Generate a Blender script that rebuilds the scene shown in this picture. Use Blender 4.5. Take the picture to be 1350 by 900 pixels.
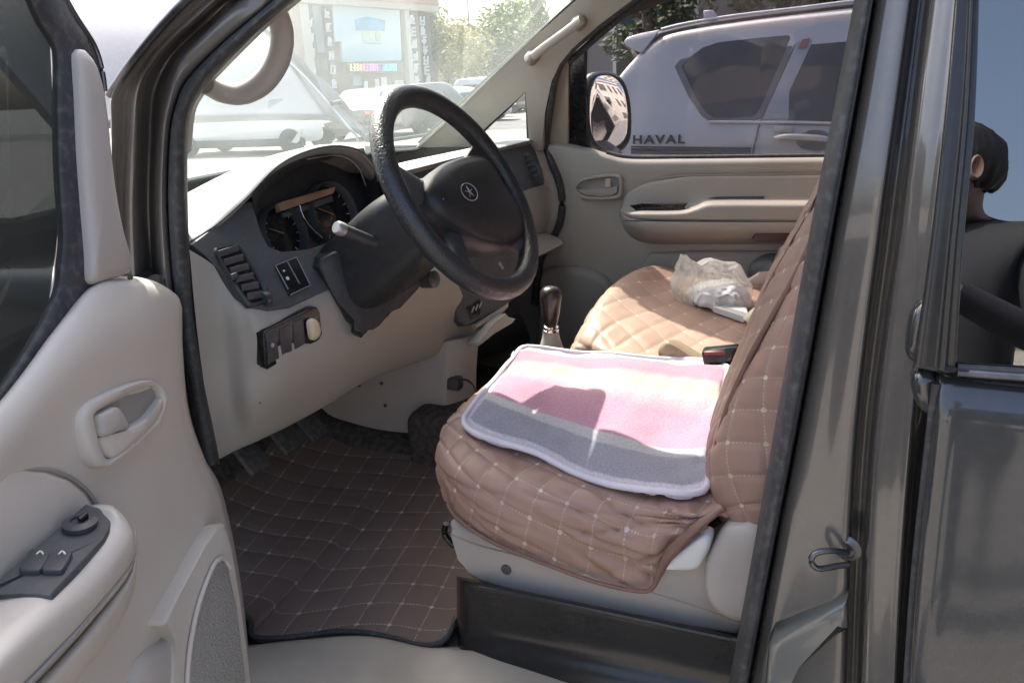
import bpy, bmesh, math, random
from mathutils import Vector, Matrix, noise
from mathutils.bvhtree import BVHTree
random.seed(7)
for o in list(bpy.data.objects): bpy.data.objects.remove(o, do_unlink=True)
SC = bpy.context.scene
COL = SC.collection
V = Vector

# ------------------------------------------------------------------ camera
FPX = 975.0
CAM = V((0.0, -0.84, 1.40))
_p, _t, _q = math.radians(25), math.radians(19), math.radians(2.5)
FW = V((-math.sin(_p)*math.cos(_t), math.cos(_p)*math.cos(_t), -math.sin(_t)))
_r0 = V((math.cos(_p), math.sin(_p), 0)); _u0 = _r0.cross(FW)
RT = _r0*math.cos(_q) - _u0*math.sin(_q)
UPV = _r0*math.sin(_q) + _u0*math.cos(_q)
cd = bpy.data.cameras.new('camera'); cam = bpy.data.objects.new('camera', cd); COL.objects.link(cam)
cd.sensor_width = 36.0; cd.lens = 36.0*FPX/1350.0; cd.clip_start = 0.02; cd.clip_end = 2000
cam.matrix_world = Matrix(((RT.x, UPV.x, -FW.x, CAM.x), (RT.y, UPV.y, -FW.y, CAM.y), (RT.z, UPV.z, -FW.z, CAM.z), (0, 0, 0, 1)))
SC.camera = cam

# ------------------------------------------------------------------ sky, sun, exposure
SUN_FROM = V((-0.62, 0.42, 1.0)).normalized()
w = bpy.data.worlds.new('World'); SC.world = w; w.use_nodes = True
wn = w.node_tree.nodes; wl = w.node_tree.links
bg = wn['Background']; sky = wn.new('ShaderNodeTexSky'); sky.sky_type = 'NISHITA'; sky.sun_disc = False
sky.sun_elevation = math.asin(SUN_FROM.z); sky.sun_rotation = math.atan2(SUN_FROM.x, SUN_FROM.y)
sky.air_density = 1.0; sky.dust_density = 6.0; sky.ozone_density = 1.0
wl.new(sky.outputs[0], bg.inputs[0]); bg.inputs[1].default_value = 0.15
sd = bpy.data.lights.new('sun', 'SUN'); sd.energy = 3.2; sd.angle = math.radians(0.53); sd.color = (1.0, 0.95, 0.87)
so = bpy.data.objects.new('sun', sd); COL.objects.link(so); so.location = SUN_FROM*30
so.rotation_euler = (-SUN_FROM).to_track_quat('-Z', 'Y').to_euler()
SC.view_settings.view_transform = 'Standard'; SC.view_settings.look = 'None'
SC.view_settings.exposure = 1.8; SC.view_settings.gamma = 1.0; SC.view_settings.use_curve_mapping = False
try:
    SC.cycles.max_bounces = 10; SC.cycles.transparent_max_bounces = 16; SC.cycles.diffuse_bounces = 5
    SC.cycles.caustics_reflective = False; SC.cycles.caustics_refractive = False
except Exception: pass

# ------------------------------------------------------------------ pixel -> place helpers
def ray(x, y): return FW + RT*((x-675.0)/FPX) - UPV*((y-450.0)/FPX)
def P(x, y, X=None, Y=None, Z=None):
    d = ray(x, y)
    if X is not None: t = (X-CAM.x)/d.x
    elif Y is not None: t = (Y-CAM.y)/d.y
    else: t = (Z-CAM.z)/d.z
    return CAM + d*t
def PL(x, y, p, n):
    d = ray(x, y); return CAM + d*((V(p)-CAM).dot(n)/d.dot(n))

# ------------------------------------------------------------------ mesh helpers
def cr(p0, p1, p2, p3, t):
    return 0.5*((2*p1) + (p2-p0)*t + (2*p0-5*p1+4*p2-p3)*t*t + (3*p1-p0-3*p2+p3)*t**3)
def spline(pts, n, closed=False):
    pts = [V(p) for p in pts]; m = len(pts)
    if m == 2 and not closed: return [pts[0].lerp(pts[1], i/(n-1)) for i in range(n)]
    L = [0.0]
    for i in range(m if closed else m-1): L.append(L[-1] + max(1e-6, (pts[(i+1) % m]-pts[i]).length))
    out = []
    for k in range(n):
        s = L[-1]*k/(n if closed else n-1); i = 0
        while i < len(L)-2 and s > L[i+1]: i += 1
        t = (s-L[i])/(L[i+1]-L[i])
        if closed: a, b, c, d = pts[(i-1) % m], pts[i], pts[(i+1) % m], pts[(i+2) % m]
        else: a, b, c, d = pts[max(i-1, 0)], pts[i], pts[i+1], pts[min(i+2, m-1)]
        out.append(cr(a, b, c, d, t))
    return out
def colspline(pts, n):
    """uniform-parameter spline (keeps rows matched)"""
    pts = [V(p) for p in pts]; m = len(pts); out = []
    for k in range(n):
        s = (m-1)*k/(n-1); i = min(int(s), m-2); t = s-i
        out.append(cr(pts[max(i-1, 0)], pts[i], pts[i+1], pts[min(i+2, m-1)], t))
    return out
def finish(me, mat, smooth=True, angle=40):
    if smooth:
        me.polygons.foreach_set('use_smooth', [True]*len(me.polygons))
        try: me.set_sharp_from_angle(angle=math.radians(angle))
        except Exception: pass
    if mat: me.materials.append(mat)
def link(name, me, parent=None, pinv=True):
    o = bpy.data.objects.new(name, me); COL.objects.link(o)
    if parent is not None:
        o.parent = parent; o.matrix_parent_inverse = wm(parent).inverted()
    return o
def wm(o):
    return (wm(o.parent) @ o.matrix_parent_inverse @ o.matrix_basis) if o.parent else o.matrix_basis.copy()
def mesh(name, vs, fs, mat, parent=None, smooth=True, angle=40, recalc=False):
    me = bpy.data.meshes.new(name); me.from_pydata([tuple(v) for v in vs], [], fs)
    if recalc:
        bm = bmesh.new(); bm.from_mesh(me); bmesh.ops.recalc_face_normals(bm, faces=bm.faces); bm.to_mesh(me); bm.free()
    finish(me, mat, smooth, angle)
    return link(name, me, parent)
def from_bm(name, bm, mat, parent=None, smooth=True, angle=40):
    bmesh.ops.recalc_face_normals(bm, faces=bm.faces)
    me = bpy.data.meshes.new(name); bm.to_mesh(me); bm.free(); finish(me, mat, smooth, angle)
    return link(name, me, parent)
def gridpts(rows, nu, nv, uniform=True):
    R = [(colspline if uniform else spline)(r, nu) for r in rows]
    cols = [colspline([r[i] for r in R], nv) for i in range(nu)]
    return [[cols[i][j] for i in range(nu)] for j in range(nv)]
def gnormals(G):
    nv, nu = len(G), len(G[0]); N = []
    for j in range(nv):
        N.append([])
        for i in range(nu):
            a = G[j][min(i+1, nu-1)]-G[j][max(i-1, 0)]; b = G[min(j+1, nv-1)][i]-G[max(j-1, 0)][i]
            n = a.cross(b); N[-1].append(n.normalized() if n.length > 1e-12 else V((0, 0, 1)))
    return N
def guv(G):
    nv, nu = len(G), len(G[0]); us = [0.0]; vs = [0.0]
    for i in range(1, nu): us.append(us[-1] + sum((G[j][i]-G[j][i-1]).length for j in range(nv))/nv)
    for j in range(1, nv): vs.append(vs[-1] + sum((G[j][i]-G[j-1][i]).length for i in range(nu))/nu)
    return us, vs
def gridmesh(name, G, mat, parent=None, thick=0.0, flip=False, disp=None, face_cam=True, uv=True, angle=50, twist=None):
    """surface through grid G, optional displacement disp(u,v)->h along the normal, optional thickness behind it"""
    nv, nu = len(G), len(G[0]); N = gnormals(G); us, vs = guv(G)
    if face_cam:
        c = G[nv//2][nu//2]; 
        sgn = 1 if sum(N[j][i].dot(CAM-G[j][i]) for j in range(0, nv, 3) for i in range(0, nu, 3)) > 0 else -1
    else: sgn = 1
    if flip: sgn = -sgn
    vsx = []
    for j in range(nv):
        for i in range(nu):
            p = G[j][i]
            if disp: p = p + N[j][i]*sgn*disp(us[i], vs[j], G[j][i])
            vsx.append(p)
    fs = []
    for j in range(nv-1):
        for i in range(nu-1):
            q = (j*nu+i, j*nu+i+1, (j+1)*nu+i+1, (j+1)*nu+i)
            fs.append(q if sgn > 0 else q[::-1])
    n0 = len(vsx)
    if thick > 0:
        for j in range(nv):
            for i in range(nu): vsx.append(G[j][i]-N[j][i]*sgn*thick)
        for j in range(nv-1):
            for i in range(nu-1):
                q = (n0+j*nu+i, n0+j*nu+i+1, n0+(j+1)*nu+i+1, n0+(j+1)*nu+i)
                fs.append(q[::-1] if sgn > 0 else q)
        ring = [i for i in range(nu)] + [j*nu+nu-1 for j in range(1, nv)] + [(nv-1)*nu+i for i in range(nu-2, -1, -1)] + [j*nu for j in range(nv-2, 0, -1)]
        for k in range(len(ring)):
            a, b = ring[k], ring[(k+1) % len(ring)]
            q = (a, n0+a, n0+b, b); fs.append(q if sgn > 0 else q[::-1])
    me = bpy.data.meshes.new(name); me.from_pydata([tuple(v) for v in vsx], [], fs)
    if uv:
        ul = me.uv_layers.new(name='UVMap'); vi = [0]*len(me.loops); me.loops.foreach_get('vertex_index', vi)
        data = []
        for k in vi:
            k = k % n0; data += [us[k % nu], vs[k//nu]]
        ul.data.foreach_set('uv', data)
    finish(me, mat, True, angle)
    return link(name, me, parent)
def loft(name, rows, mat, parent=None, nu=24, nv=24, **k):
    return gridmesh(name, gridpts(rows, nu, nv), mat, parent, **k)
def plate(name, pts, mat, parent=None, thick=0.02, bevel=0.004, normal=None, smooth_out=0, seg=3, both=False, angle=35):
    """flat piece with the given outline (3D points), its front on the outline, thickness behind it, rounded rim"""
    pts = [V(p) for p in pts]
    if smooth_out: pts = spline(pts, smooth_out, closed=True)
    c = sum(pts, V())/len(pts)
    n = V()
    for i in range(len(pts)): n += (pts[i]-c).cross(pts[(i+1) % len(pts)]-c)
    n.normalize()
    ref = V(normal) if normal is not None else (CAM-c)
    if n.dot(ref) < 0: n = -n; pts = pts[::-1]
    if normal is not None: n = V(normal).normalized()
    bm = bmesh.new()
    a = [bm.verts.new(p) for p in pts]; b = [bm.verts.new(p-n*thick) for p in pts]
    bm.faces.new(a); bm.faces.new(b[::-1]); m = len(pts)
    for i in range(m): bm.faces.new((a[i], b[i], b[(i+1) % m], a[(i+1) % m]))
    if bevel > 0:
        ea = [e for e in bm.edges if e.verts[0] in a and e.verts[1] in a]
        if both: ea += [e for e in bm.edges if e.verts[0] in b and e.verts[1] in b]
        bmesh.ops.bevel(bm, geom=ea, offset=bevel, segments=seg, profile=0.5, affect='EDGES', clamp_overlap=True)
    return from_bm(name, bm, mat, parent, True, angle)
def ringplate(name, outer, inner, mat, parent=None, n=40, thick=0.012, round_=0.004, normal=None):
    """bezel between two closed outlines"""
    A = spline(outer, n, True); B = spline(inner, n, True)
    c = sum(A, V())/n; nn = V()
    for i in range(n): nn += (A[i]-c).cross(A[(i+1) % n]-c)
    nn.normalize()
    if nn.dot(V(normal) if normal is not None else CAM-c) < 0: nn = -nn
    rings = [[p-nn*thick for p in A], [p-nn*round_ for p in A], [p.lerp(q, .22) for p, q in zip(A, B)], [p.lerp(q, .78) for p, q in zip(A, B)], [q-nn*round_ for q in B], [q-nn*thick*1.6 for q in B]]
    vs = [v for r in rings for v in r]; fs = []
    for k in range(len(rings)-1):
        for i in range(n): fs.append((k*n+i, k*n+(i+1) % n, (k+1)*n+(i+1) % n, (k+1)*n+i))
    return mesh(name, vs, fs, mat, parent, True, 60, recalc=True)
def dome(name, outline, normal, prof, mat, parent=None, n=48, centre=None, smooth=True):
    """outline raised in rings: prof = [(scale, height), ...]"""
    A = spline(outline, n, True) if smooth else [V(p) for p in outline]; n = len(A)
    c = V(centre) if centre is not None else sum(A, V())/n; nn = V(normal).normalized()
    vs = []; fs = []
    for s, h in prof:
        for p in A: vs.append(c+(p-c)*s+nn*h)
    for k in range(len(prof)-1):
        for i in range(n): fs.append((k*n+i, k*n+(i+1) % n, (k+1)*n+(i+1) % n, (k+1)*n+i))
    fs.append(tuple((len(prof)-1)*n+i for i in range(n)))
    return mesh(name, vs, fs, mat, parent, True, 60, recalc=True)
def tube(name, path, rad, mat, parent=None, n=40, sides=12, flat=1.0, up=(0, 0, 1), caps=True, closed=False):
    pts = spline(path, n, closed); rs = rad if isinstance(rad, (list, tuple)) else [rad]*2
    vs = []; fs = []
    for k, p in enumerate(pts):
        a = pts[(k-1) % n] if (closed or k > 0) else pts[0]; b = pts[(k+1) % n] if (closed or k < n-1) else pts[-1]
        t = (b-a).normalized(); s = t.cross(V(up))
        s = s.normalized() if s.length > 1e-4 else t.cross(V((1, 0, 0))).normalized()
        q = s.cross(t); f = k/(n-1)*(len(rs)-1); i = min(int(f), len(rs)-2); r = rs[i]+(rs[i+1]-rs[i])*(f-i)
        for j in range(sides):
            an = 2*math.pi*j/sides; vs.append(p+s*math.cos(an)*r+q*math.sin(an)*r*flat)
    m = n if closed else n-1
    for k in range(m):
        for j in range(sides):
            a = k*sides+j; b = k*sides+(j+1) % sides; c = ((k+1) % n)*sides+(j+1) % sides; d = ((k+1) % n)*sides+j
            fs.append((a, b, c, d))
    if caps and not closed:
        fs.append(tuple(range(sides))[::-1]); fs.append(tuple((n-1)*sides+j for j in range(sides)))
    return mesh(name, vs, fs, mat, parent, True, 50, recalc=True)
def box(name, c, size, mat, parent=None, rot=None, bevel=0.004, seg=2):
    bm = bmesh.new(); bmesh.ops.create_cube(bm, size=1.0)
    bmesh.ops.scale(bm, vec=size, verts=bm.verts)
    if bevel > 0: bmesh.ops.bevel(bm, geom=list(bm.edges), offset=bevel, segments=seg, profile=0.5, affect='EDGES', clamp_overlap=True)
    M = Matrix.Translation(c)
    if rot is not None: M = M @ (rot.to_4x4() if isinstance(rot, Matrix) else rot.to_matrix().to_4x4())
    bmesh.ops.transform(bm, matrix=M, verts=bm.verts)
    return from_bm(name, bm, mat, parent)
def lathe(name, prof, origin, axis, mat, parent=None, n=24, angle=40):
    ax = V(axis).normalized(); s = ax.orthogonal().normalized(); t = ax.cross(s); o = V(origin); vs = []; fs = []
    for r, h in prof:
        for j in range(n):
            a = 2*math.pi*j/n; vs.append(o+ax*h+(s*math.cos(a)+t*math.sin(a))*r)
    for k in range(len(prof)-1):
        for j in range(n): fs.append((k*n+j, k*n+(j+1) % n, (k+1)*n+(j+1) % n, (k+1)*n+j))
    fs.append(tuple(range(n))[::-1]); fs.append(tuple((len(prof)-1)*n+j for j in range(n)))
    return mesh(name, vs, fs, mat, parent, True, angle, recalc=True)
def tag(o, label, cat=None, group=None, kind=None):
    if label: o['label'] = label
    if cat: o['category'] = cat
    if group: o['group'] = group
    if kind: o['kind'] = kind
    return o
def empty(name, loc):
    o = bpy.data.objects.new(name, None); COL.objects.link(o); o.location = loc; o.empty_display_size = .1; return o
def text_mesh(name, s, size, origin, xdir, ydir, mat, parent=None, depth=0.002, bold=0.0, space=1.0, align='LEFT'):
    cu = bpy.data.curves.new(name, 'FONT'); cu.body = s; cu.size = size; cu.extrude = depth; cu.offset = bold; cu.space_character = space; cu.align_x = align
    o = bpy.data.objects.new('tmp_text', cu); COL.objects.link(o)
    bpy.context.view_layer.update()
    me = bpy.data.meshes.new_from_object(o.evaluated_get(bpy.context.evaluated_depsgraph_get()))
    bpy.data.objects.remove(o, do_unlink=True); bpy.data.curves.remove(cu)
    x = V(xdir).normalized(); y = V(ydir).normalized(); z = x.cross(y)
    M = Matrix(((x.x, y.x, z.x, origin[0]), (x.y, y.y, z.y, origin[1]), (x.z, y.z, z.z, origin[2]), (0, 0, 0, 1)))
    me.transform(M); me.materials.clear(); me.materials.append(mat)
    return link(name, me, parent)

# ------------------------------------------------------------------ materials
def mk(name):
    m = bpy.data.materials.new(name); m.use_nodes = True; nt = m.node_tree
    return m, nt, nt.nodes, nt.links, nt.nodes['Principled BSDF']
def pbr(name, col, rough=.5, var=.12, scale=6.0, bump=0.0, bscale=300.0, metal=0.0, spec=.5, coat=0.0, col2=None, dust=0.0, sheen=0.0, bdist=.001):
    """principled with uneven colour and roughness (large noise) and a fine grain bump"""
    m, nt, n, l, b = mk(name)
    tc = n.new('ShaderNodeTexCoord'); nz = n.new('ShaderNodeTexNoise'); nz.inputs['Scale'].default_value = scale; nz.inputs['Detail'].default_value = 6
    l.new(tc.outputs['Object'], nz.inputs['Vector'])
    rp = n.new('ShaderNodeMix'); rp.data_type = 'RGBA'
    c1 = tuple(max(0, c*(1-var)) for c in col); c2 = col2 or tuple(min(1, c*(1+var)) for c in col)
    rp.inputs[6].default_value = (*c1, 1); rp.inputs[7].default_value = (*c2, 1)
    mr = n.new('ShaderNodeMapRange'); mr.inputs[1].default_value = .35; mr.inputs[2].default_value = .65
    l.new(nz.outputs[0], mr.inputs[0]); l.new(mr.outputs[0], rp.inputs[0]); colout = rp.outputs[2]
    if dust > 0:
        n2 = n.new('ShaderNodeTexNoise'); n2.inputs['Scale'].default_value = 90; n2.inputs['Detail'].default_value = 4
        l.new(tc.outputs['Object'], n2.inputs['Vector'])
        m2 = n.new('ShaderNodeMapRange'); m2.inputs[1].default_value = .5; m2.inputs[2].default_value = .8; m2.inputs[4].default_value = dust
        l.new(n2.outputs[0], m2.inputs[0])
        r2 = n.new('ShaderNodeMix'); r2.data_type = 'RGBA'; r2.inputs[7].default_value = (.42, .38, .33, 1)
        l.new(m2.outputs[0], r2.inputs[0]); l.new(colout, r2.inputs[6]); colout = r2.outputs[2]
    l.new(colout, b.inputs['Base Color'])
    m3 = n.new('ShaderNodeMapRange'); m3.inputs[3].default_value = max(.02, rough*.85); m3.inputs[4].default_value = min(1, rough*1.15)
    l.new(nz.outputs[0], m3.inputs[0]); l.new(m3.outputs[0], b.inputs['Roughness'])
    b.inputs['Metallic'].default_value = metal; b.inputs['Specular IOR Level'].default_value = spec
    b.inputs['Coat Weight'].default_value = coat; b.inputs['Coat Roughness'].default_value = .06
    b.inputs['Sheen Weight'].default_value = sheen
    if bump > 0:
        n4 = n.new('ShaderNodeTexNoise'); n4.inputs['Scale'].default_value = bscale; n4.inputs['Detail'].default_value = 2
        l.new(tc.outputs['Object'], n4.inputs['Vector'])
        bp = n.new('ShaderNodeBump'); bp.inputs['Strength'].default_value = bump; bp.inputs['Distance'].default_value = bdist
        l.new(n4.outputs[0], bp.inputs['Height']); l.new(bp.outputs[0], b.inputs['Normal'])
    return m
def math_n(n, l, op, a, b=None):
    x = n.new('ShaderNodeMath'); x.operation = op
    for k, v in ((0, a), (1, b)):
        if v is None: continue
        if isinstance(v, (int, float)): x.inputs[k].default_value = v
        else: l.new(v, x.inputs[k])
    return x.outputs[0]
def glass(name, tint, film_col=(.8, .82, .8), dust=0.0, ior=1.5, rough=0.0):
    """thin pane: tinted see-through, fresnel reflection, a pale film for dust and painted haze"""
    m, nt, n, l, b = mk(name); n.remove(b); out = n['Material Output']
    tr = n.new('ShaderNodeBsdfTransparent'); tr.inputs[0].default_value = (*tint, 1)
    gl = n.new('ShaderNodeBsdfGlossy'); gl.inputs['Roughness'].default_value = rough
    lw = n.new('ShaderNodeLayerWeight'); lw.inputs[0].default_value = .5; f0 = ((ior-1)/(ior+1))**2
    pw = math_n(n, l, 'POWER', lw.outputs['Facing'], 5.0); frs = math_n(n, l, 'ADD', math_n(n, l, 'MULTIPLY', pw, 1-f0), f0)
    mx = n.new('ShaderNodeMixShader'); last = tr.outputs[0]
    if dust > 0:
        df = n.new('ShaderNodeBsdfDiffuse'); df.inputs[0].default_value = (*film_col, 1)
        tl = n.new('ShaderNodeBsdfTranslucent'); tl.inputs[0].default_value = (*film_col, 1)
        ad = n.new('ShaderNodeMixShader'); ad.inputs[0].default_value = .6; l.new(df.outputs[0], ad.inputs[1]); l.new(tl.outputs[0], ad.inputs[2])
        tc = n.new('ShaderNodeTexCoord'); nz = n.new('ShaderNodeTexNoise'); nz.inputs['Scale'].default_value = 3; nz.inputs['Detail'].default_value = 8
        l.new(tc.outputs['Object'], nz.inputs['Vector'])
        mr = n.new('ShaderNodeMapRange'); mr.inputs[1].default_value = .3; mr.inputs[2].default_value = .75; mr.inputs[3].default_value = dust*.7; mr.inputs[4].default_value = dust*1.35
        l.new(nz.outputs[0], mr.inputs[0])
        md = n.new('ShaderNodeMixShader'); l.new(mr.outputs[0], md.inputs[0]); l.new(tr.outputs[0], md.inputs[1]); l.new(ad.outputs[0], md.inputs[2]); last = md.outputs[0]
    l.new(frs, mx.inputs[0]); l.new(last, mx.inputs[1]); l.new(gl.outputs[0], mx.inputs[2]); l.new(mx.outputs[0], out.inputs[0])
    return m
def quilt_mat(name, col, stitch, cell, ang, rough=.5, spec=.4, shear=0.0, wline=.022, wnode=.075, grain=.25, lmix=.42):
    """leatherette with dashed stitch lines and knots on the quilt grid of the mesh (UV in metres)"""
    m, nt, n, l, b = mk(name)
    uv = n.new('ShaderNodeUVMap'); sp = n.new('ShaderNodeSeparateXYZ'); l.new(uv.outputs[0], sp.inputs[0])
    ca, sa = math.cos(ang)/cell, math.sin(ang)/cell
    u, v = sp.outputs[0], sp.outputs[1]
    a = math_n(n, l, 'ADD', math_n(n, l, 'MULTIPLY', u, ca), math_n(n, l, 'MULTIPLY', v, sa))
    bb = math_n(n, l, 'ADD', math_n(n, l, 'MULTIPLY', u, -sa+shear*ca), math_n(n, l, 'MULTIPLY', v, ca+shear*sa))
    def dline(x):
        f = math_n(n, l, 'FRACT', x); return math_n(n, l, 'SUBTRACT', .5, math_n(n, l, 'ABSOLUTE', math_n(n, l, 'SUBTRACT', f, .5)))
    da, db = dline(a), dline(bb)
    la = math_n(n, l, 'MULTIPLY', math_n(n, l, 'LESS_THAN', da, wline), math_n(n, l, 'GREATER_THAN', math_n(n, l, 'FRACT', math_n(n, l, 'MULTIPLY', bb, 9.0)), .35))
    lb = math_n(n, l, 'MULTIPLY', math_n(n, l, 'LESS_THAN', db, wline), math_n(n, l, 'GREATER_THAN', math_n(n, l, 'FRACT', math_n(n, l, 'MULTIPLY', a, 9.0)), .35))
    nd = math_n(n, l, 'LESS_THAN', math_n(n, l, 'ADD', math_n(n, l, 'MULTIPLY', da, da), math_n(n, l, 'MULTIPLY', db, db)), wnode*wnode)
    lines = math_n(n, l, 'MULTIPLY', math_n(n, l, 'MAXIMUM', la, lb), lmix)
    nzk = n.new('ShaderNodeTexNoise'); nzk.inputs['Scale'].default_value = 45; l.new(uv.outputs[0], nzk.inputs['Vector'])
    wear = math_n(n, l, 'MULTIPLY', math_n(n, l, 'SUBTRACT', nzk.outputs[0], .22), 2.6)
    nd = math_n(n, l, 'MULTIPLY', nd, wear)
    lines = math_n(n, l, 'MULTIPLY', lines, wear)
    mask = math_n(n, l, 'MAXIMUM', lines, math_n(n, l, 'MULTIPLY', nd, .9))
    tc = n.new('ShaderNodeTexCoord'); nz = n.new('ShaderNodeTexNoise'); nz.inputs['Scale'].default_value = 9; nz.inputs['Detail'].default_value = 6
    l.new(tc.outputs['Object'], nz.inputs['Vector'])
    base = n.new('ShaderNodeMix'); base.data_type = 'RGBA'; base.inputs[6].default_value = (*[c*.85 for c in col], 1); base.inputs[7].default_value = (*[min(1, c*1.15) for c in col], 1)
    l.new(nz.outputs[0], base.inputs[0])
    mx = n.new('ShaderNodeMix'); mx.data_type = 'RGBA'; l.new(mask, mx.inputs[0]); l.new(base.outputs[2], mx.inputs[6]); mx.inputs[7].default_value = (*stitch, 1)
    l.new(mx.outputs[2], b.inputs['Base Color']); b.inputs['Roughness'].default_value = rough; b.inputs['Specular IOR Level'].default_value = spec
    n4 = n.new('ShaderNodeTexVoronoi'); n4.inputs['Scale'].default_value = 420; l.new(tc.outputs['Object'], n4.inputs['Vector'])
    bp = n.new('ShaderNodeBump'); bp.inputs['Strength'].default_value = grain; bp.inputs['Distance'].default_value = .0006
    l.new(n4.outputs['Distance'], bp.inputs['Height']); l.new(bp.outputs[0], b.inputs['Normal'])
    return m
def quilt_disp(cell, ang, amp, shear=0.0):
    ca, sa = math.cos(ang)/cell, math.sin(ang)/cell
    def f(u, v, p):
        a = u*ca+v*sa; b = u*(-sa+shear*ca)+v*(ca+shear*sa)
        da = .5-abs((a % 1)-.5); db = .5-abs((b % 1)-.5)
        k = .8+.5*abs(noise.noise(V((math.floor(a)*7.3, math.floor(b)*5.1, .5))))
        return amp*k*(min(1, da/.17)**.6*min(1, db/.17)**.6-1)
    return f

M = {}
M['beige'] = pbr('shaded_beige_plastic', (.375, .348, .30), .55, .05, 5, .35, 900, spec=.35, bdist=.0004)  # passenger-side shade put into this beige, darker than the driver door's
M['beige_door'] = pbr('grey_beige_plastic', (.56, .51, .445), .5, .05, 4, .35, 900, spec=.35, dust=.035, bdist=.0004)
M['beige_dark'] = pbr('grey_beige_lower_plastic', (.30, .28, .25), .6, .06, 5, .35, 800, spec=.3, bdist=.0004)
M['grey_trim'] = pbr('warm_grey_trim', (.45, .41, .37), .45, .04, 5, .2, 900, spec=.35, bdist=.0004)
M['dash_top'] = pbr('dash_pad_grey', (.30, .305, .30), .5, .08, 7, .5, 500, spec=.4, bdist=.0006)
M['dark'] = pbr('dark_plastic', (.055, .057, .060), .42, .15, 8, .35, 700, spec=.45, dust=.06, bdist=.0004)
M['dark_soft'] = pbr('dark_soft_plastic', (.078, .081, .084), .55, .15, 8, .35, 700, spec=.4, dust=.08, bdist=.0004)
M['dark_deep'] = pbr('near_black_plastic', (.026, .027, .029), .42, .15, 8, .35, 700, spec=.45, dust=.04, bdist=.0004)
M['black'] = pbr('black_plastic_gloss', (.012, .012, .014), .2, .1, 8, spec=.5, dust=.04)
M['rubber'] = pbr('black_rubber', (.045, .046, .049), .6, .2, 20, .3, 200, spec=.35, dust=.18)
M['leather'] = pbr('black_leather_wheel_cover', (.030, .031, .034), .34, .1, 10, 1.0, 260, spec=.6, bdist=.0016)
M['paint'] = pbr('grey_van_paint', (.034, .037, .040), .26, .06, 3, .06, 6, metal=.2, coat=1.0, dust=.03, bdist=.002)
M['paint_in'] = pbr('grey_brown_pillar_paint', (.19, .172, .155), .33, .12, 4, .2, 10, metal=.15, coat=.6, dust=.12, bdist=.003)
M['paint_b'] = pbr('dark_brown_grey_pillar_paint', (.112, .105, .096), .24, .12, 4, .2, 8, metal=.2, coat=1.0, dust=.05, bdist=.003)
M['black_metal'] = pbr('black_painted_metal', (.022, .021, .020), .22, .2, 3, .05, 12, spec=.5, dust=.02, bdist=.003)
M['chrome'] = pbr('chrome', (.75, .75, .76), .15, .05, 8, metal=1.0)
M['steel'] = pbr('worn_steel', (.15, .15, .16), .42, .2, 40, metal=1.0)
M['silver_plastic'] = pbr('silver_plastic', (.42, .42, .42), .35, .1, 20, metal=.5)
M['white_plastic'] = pbr('white_plastic', (.72, .72, .70), .4, .04, 10)
M['tan'] = pbr('tan_strip', (.42, .27, .17), .6, .1, 30)
M['carpet'] = pbr('dark_carpet', (.085, .075, .066), .95, .3, 60, .8, 400, spec=.1, dust=.15)
M['sill'] = pbr('scuffed_beige_sill', (.42, .365, .295), .38, .15, 7, .25, 300, spec=.45, dust=.10)
M['windshield'] = glass('hazed_windshield', (.86, .91, .88), (.85, .95, .90), .115)  # pale film paints the flare veil into the glass
M['tint'] = glass('tinted_glass', (.66, .645, .66), (.5, .5, .54), .012, ior=1.36)
M['tint_dark'] = glass('dark_tinted_glass', (.05, .055, .065), (.5, .5, .52), .02, ior=3.0)
M['tint_door'] = glass('hazed_tinted_glass', (.22, .235, .24), (.5, .52, .52), .05, ior=1.7)  # pale film stands in for grey reflections on the door glass
M['clear'] = glass('clear_glass', (.9, .92, .9), (.8, .8, .8), .04)
Q_CELL, Q_ANG = .047, math.radians(14)
M['quilt'] = quilt_mat('brown_quilted_leatherette', (.365, .23, .178), (.70, .60, .50), Q_CELL, Q_ANG, .45)
QP_ANG = math.radians(38)
M['quilt_p'] = quilt_mat('tan_quilted_leatherette', (.38, .255, .195), (.70, .56, .44), .062, QP_ANG, .45, shear=.25)
M['quilt_mat'] = quilt_mat('dark_quilted_floor_mat', (.19, .135, .108), (.52, .46, .40), .062, math.radians(8), .7, .25, wline=.024, wnode=.07, lmix=.55)
M['piping'] = pbr('brown_piping', (.20, .115, .085), .5, .1, 20)

# ================================================================== THE VAN
van = tag(empty('van', (-.2, .72, 0)), 'grey van with its driver door and bonnet open and brown quilted seats', 'van')

# ---- floor, sill, roof and outer shell
GY = lambda z: 1.46-.42*(z-1.2)          # the far side leans inwards above the belt line
fl = []
for Yv, dz in ((-.02, 0), (.15, 0), (.35, 0), (.5, .015), (.60, .06), (.68, .10), (.95, .10), (1.1, 0), (1.40, 0), (1.52, 0)):
    fl.append([(1.0, Yv, .415+dz), (0, Yv, .415+dz), (-.6, Yv, .415+dz), (-1.15, Yv, .42+dz), (-1.35, Yv, .50+dz*.6), (-1.52, Yv, .75), (-1.56, Yv, 1.15)])
loft('floor_carpet', fl, M['carpet'], van, 30, 24, face_cam=False, flip=False)

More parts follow.
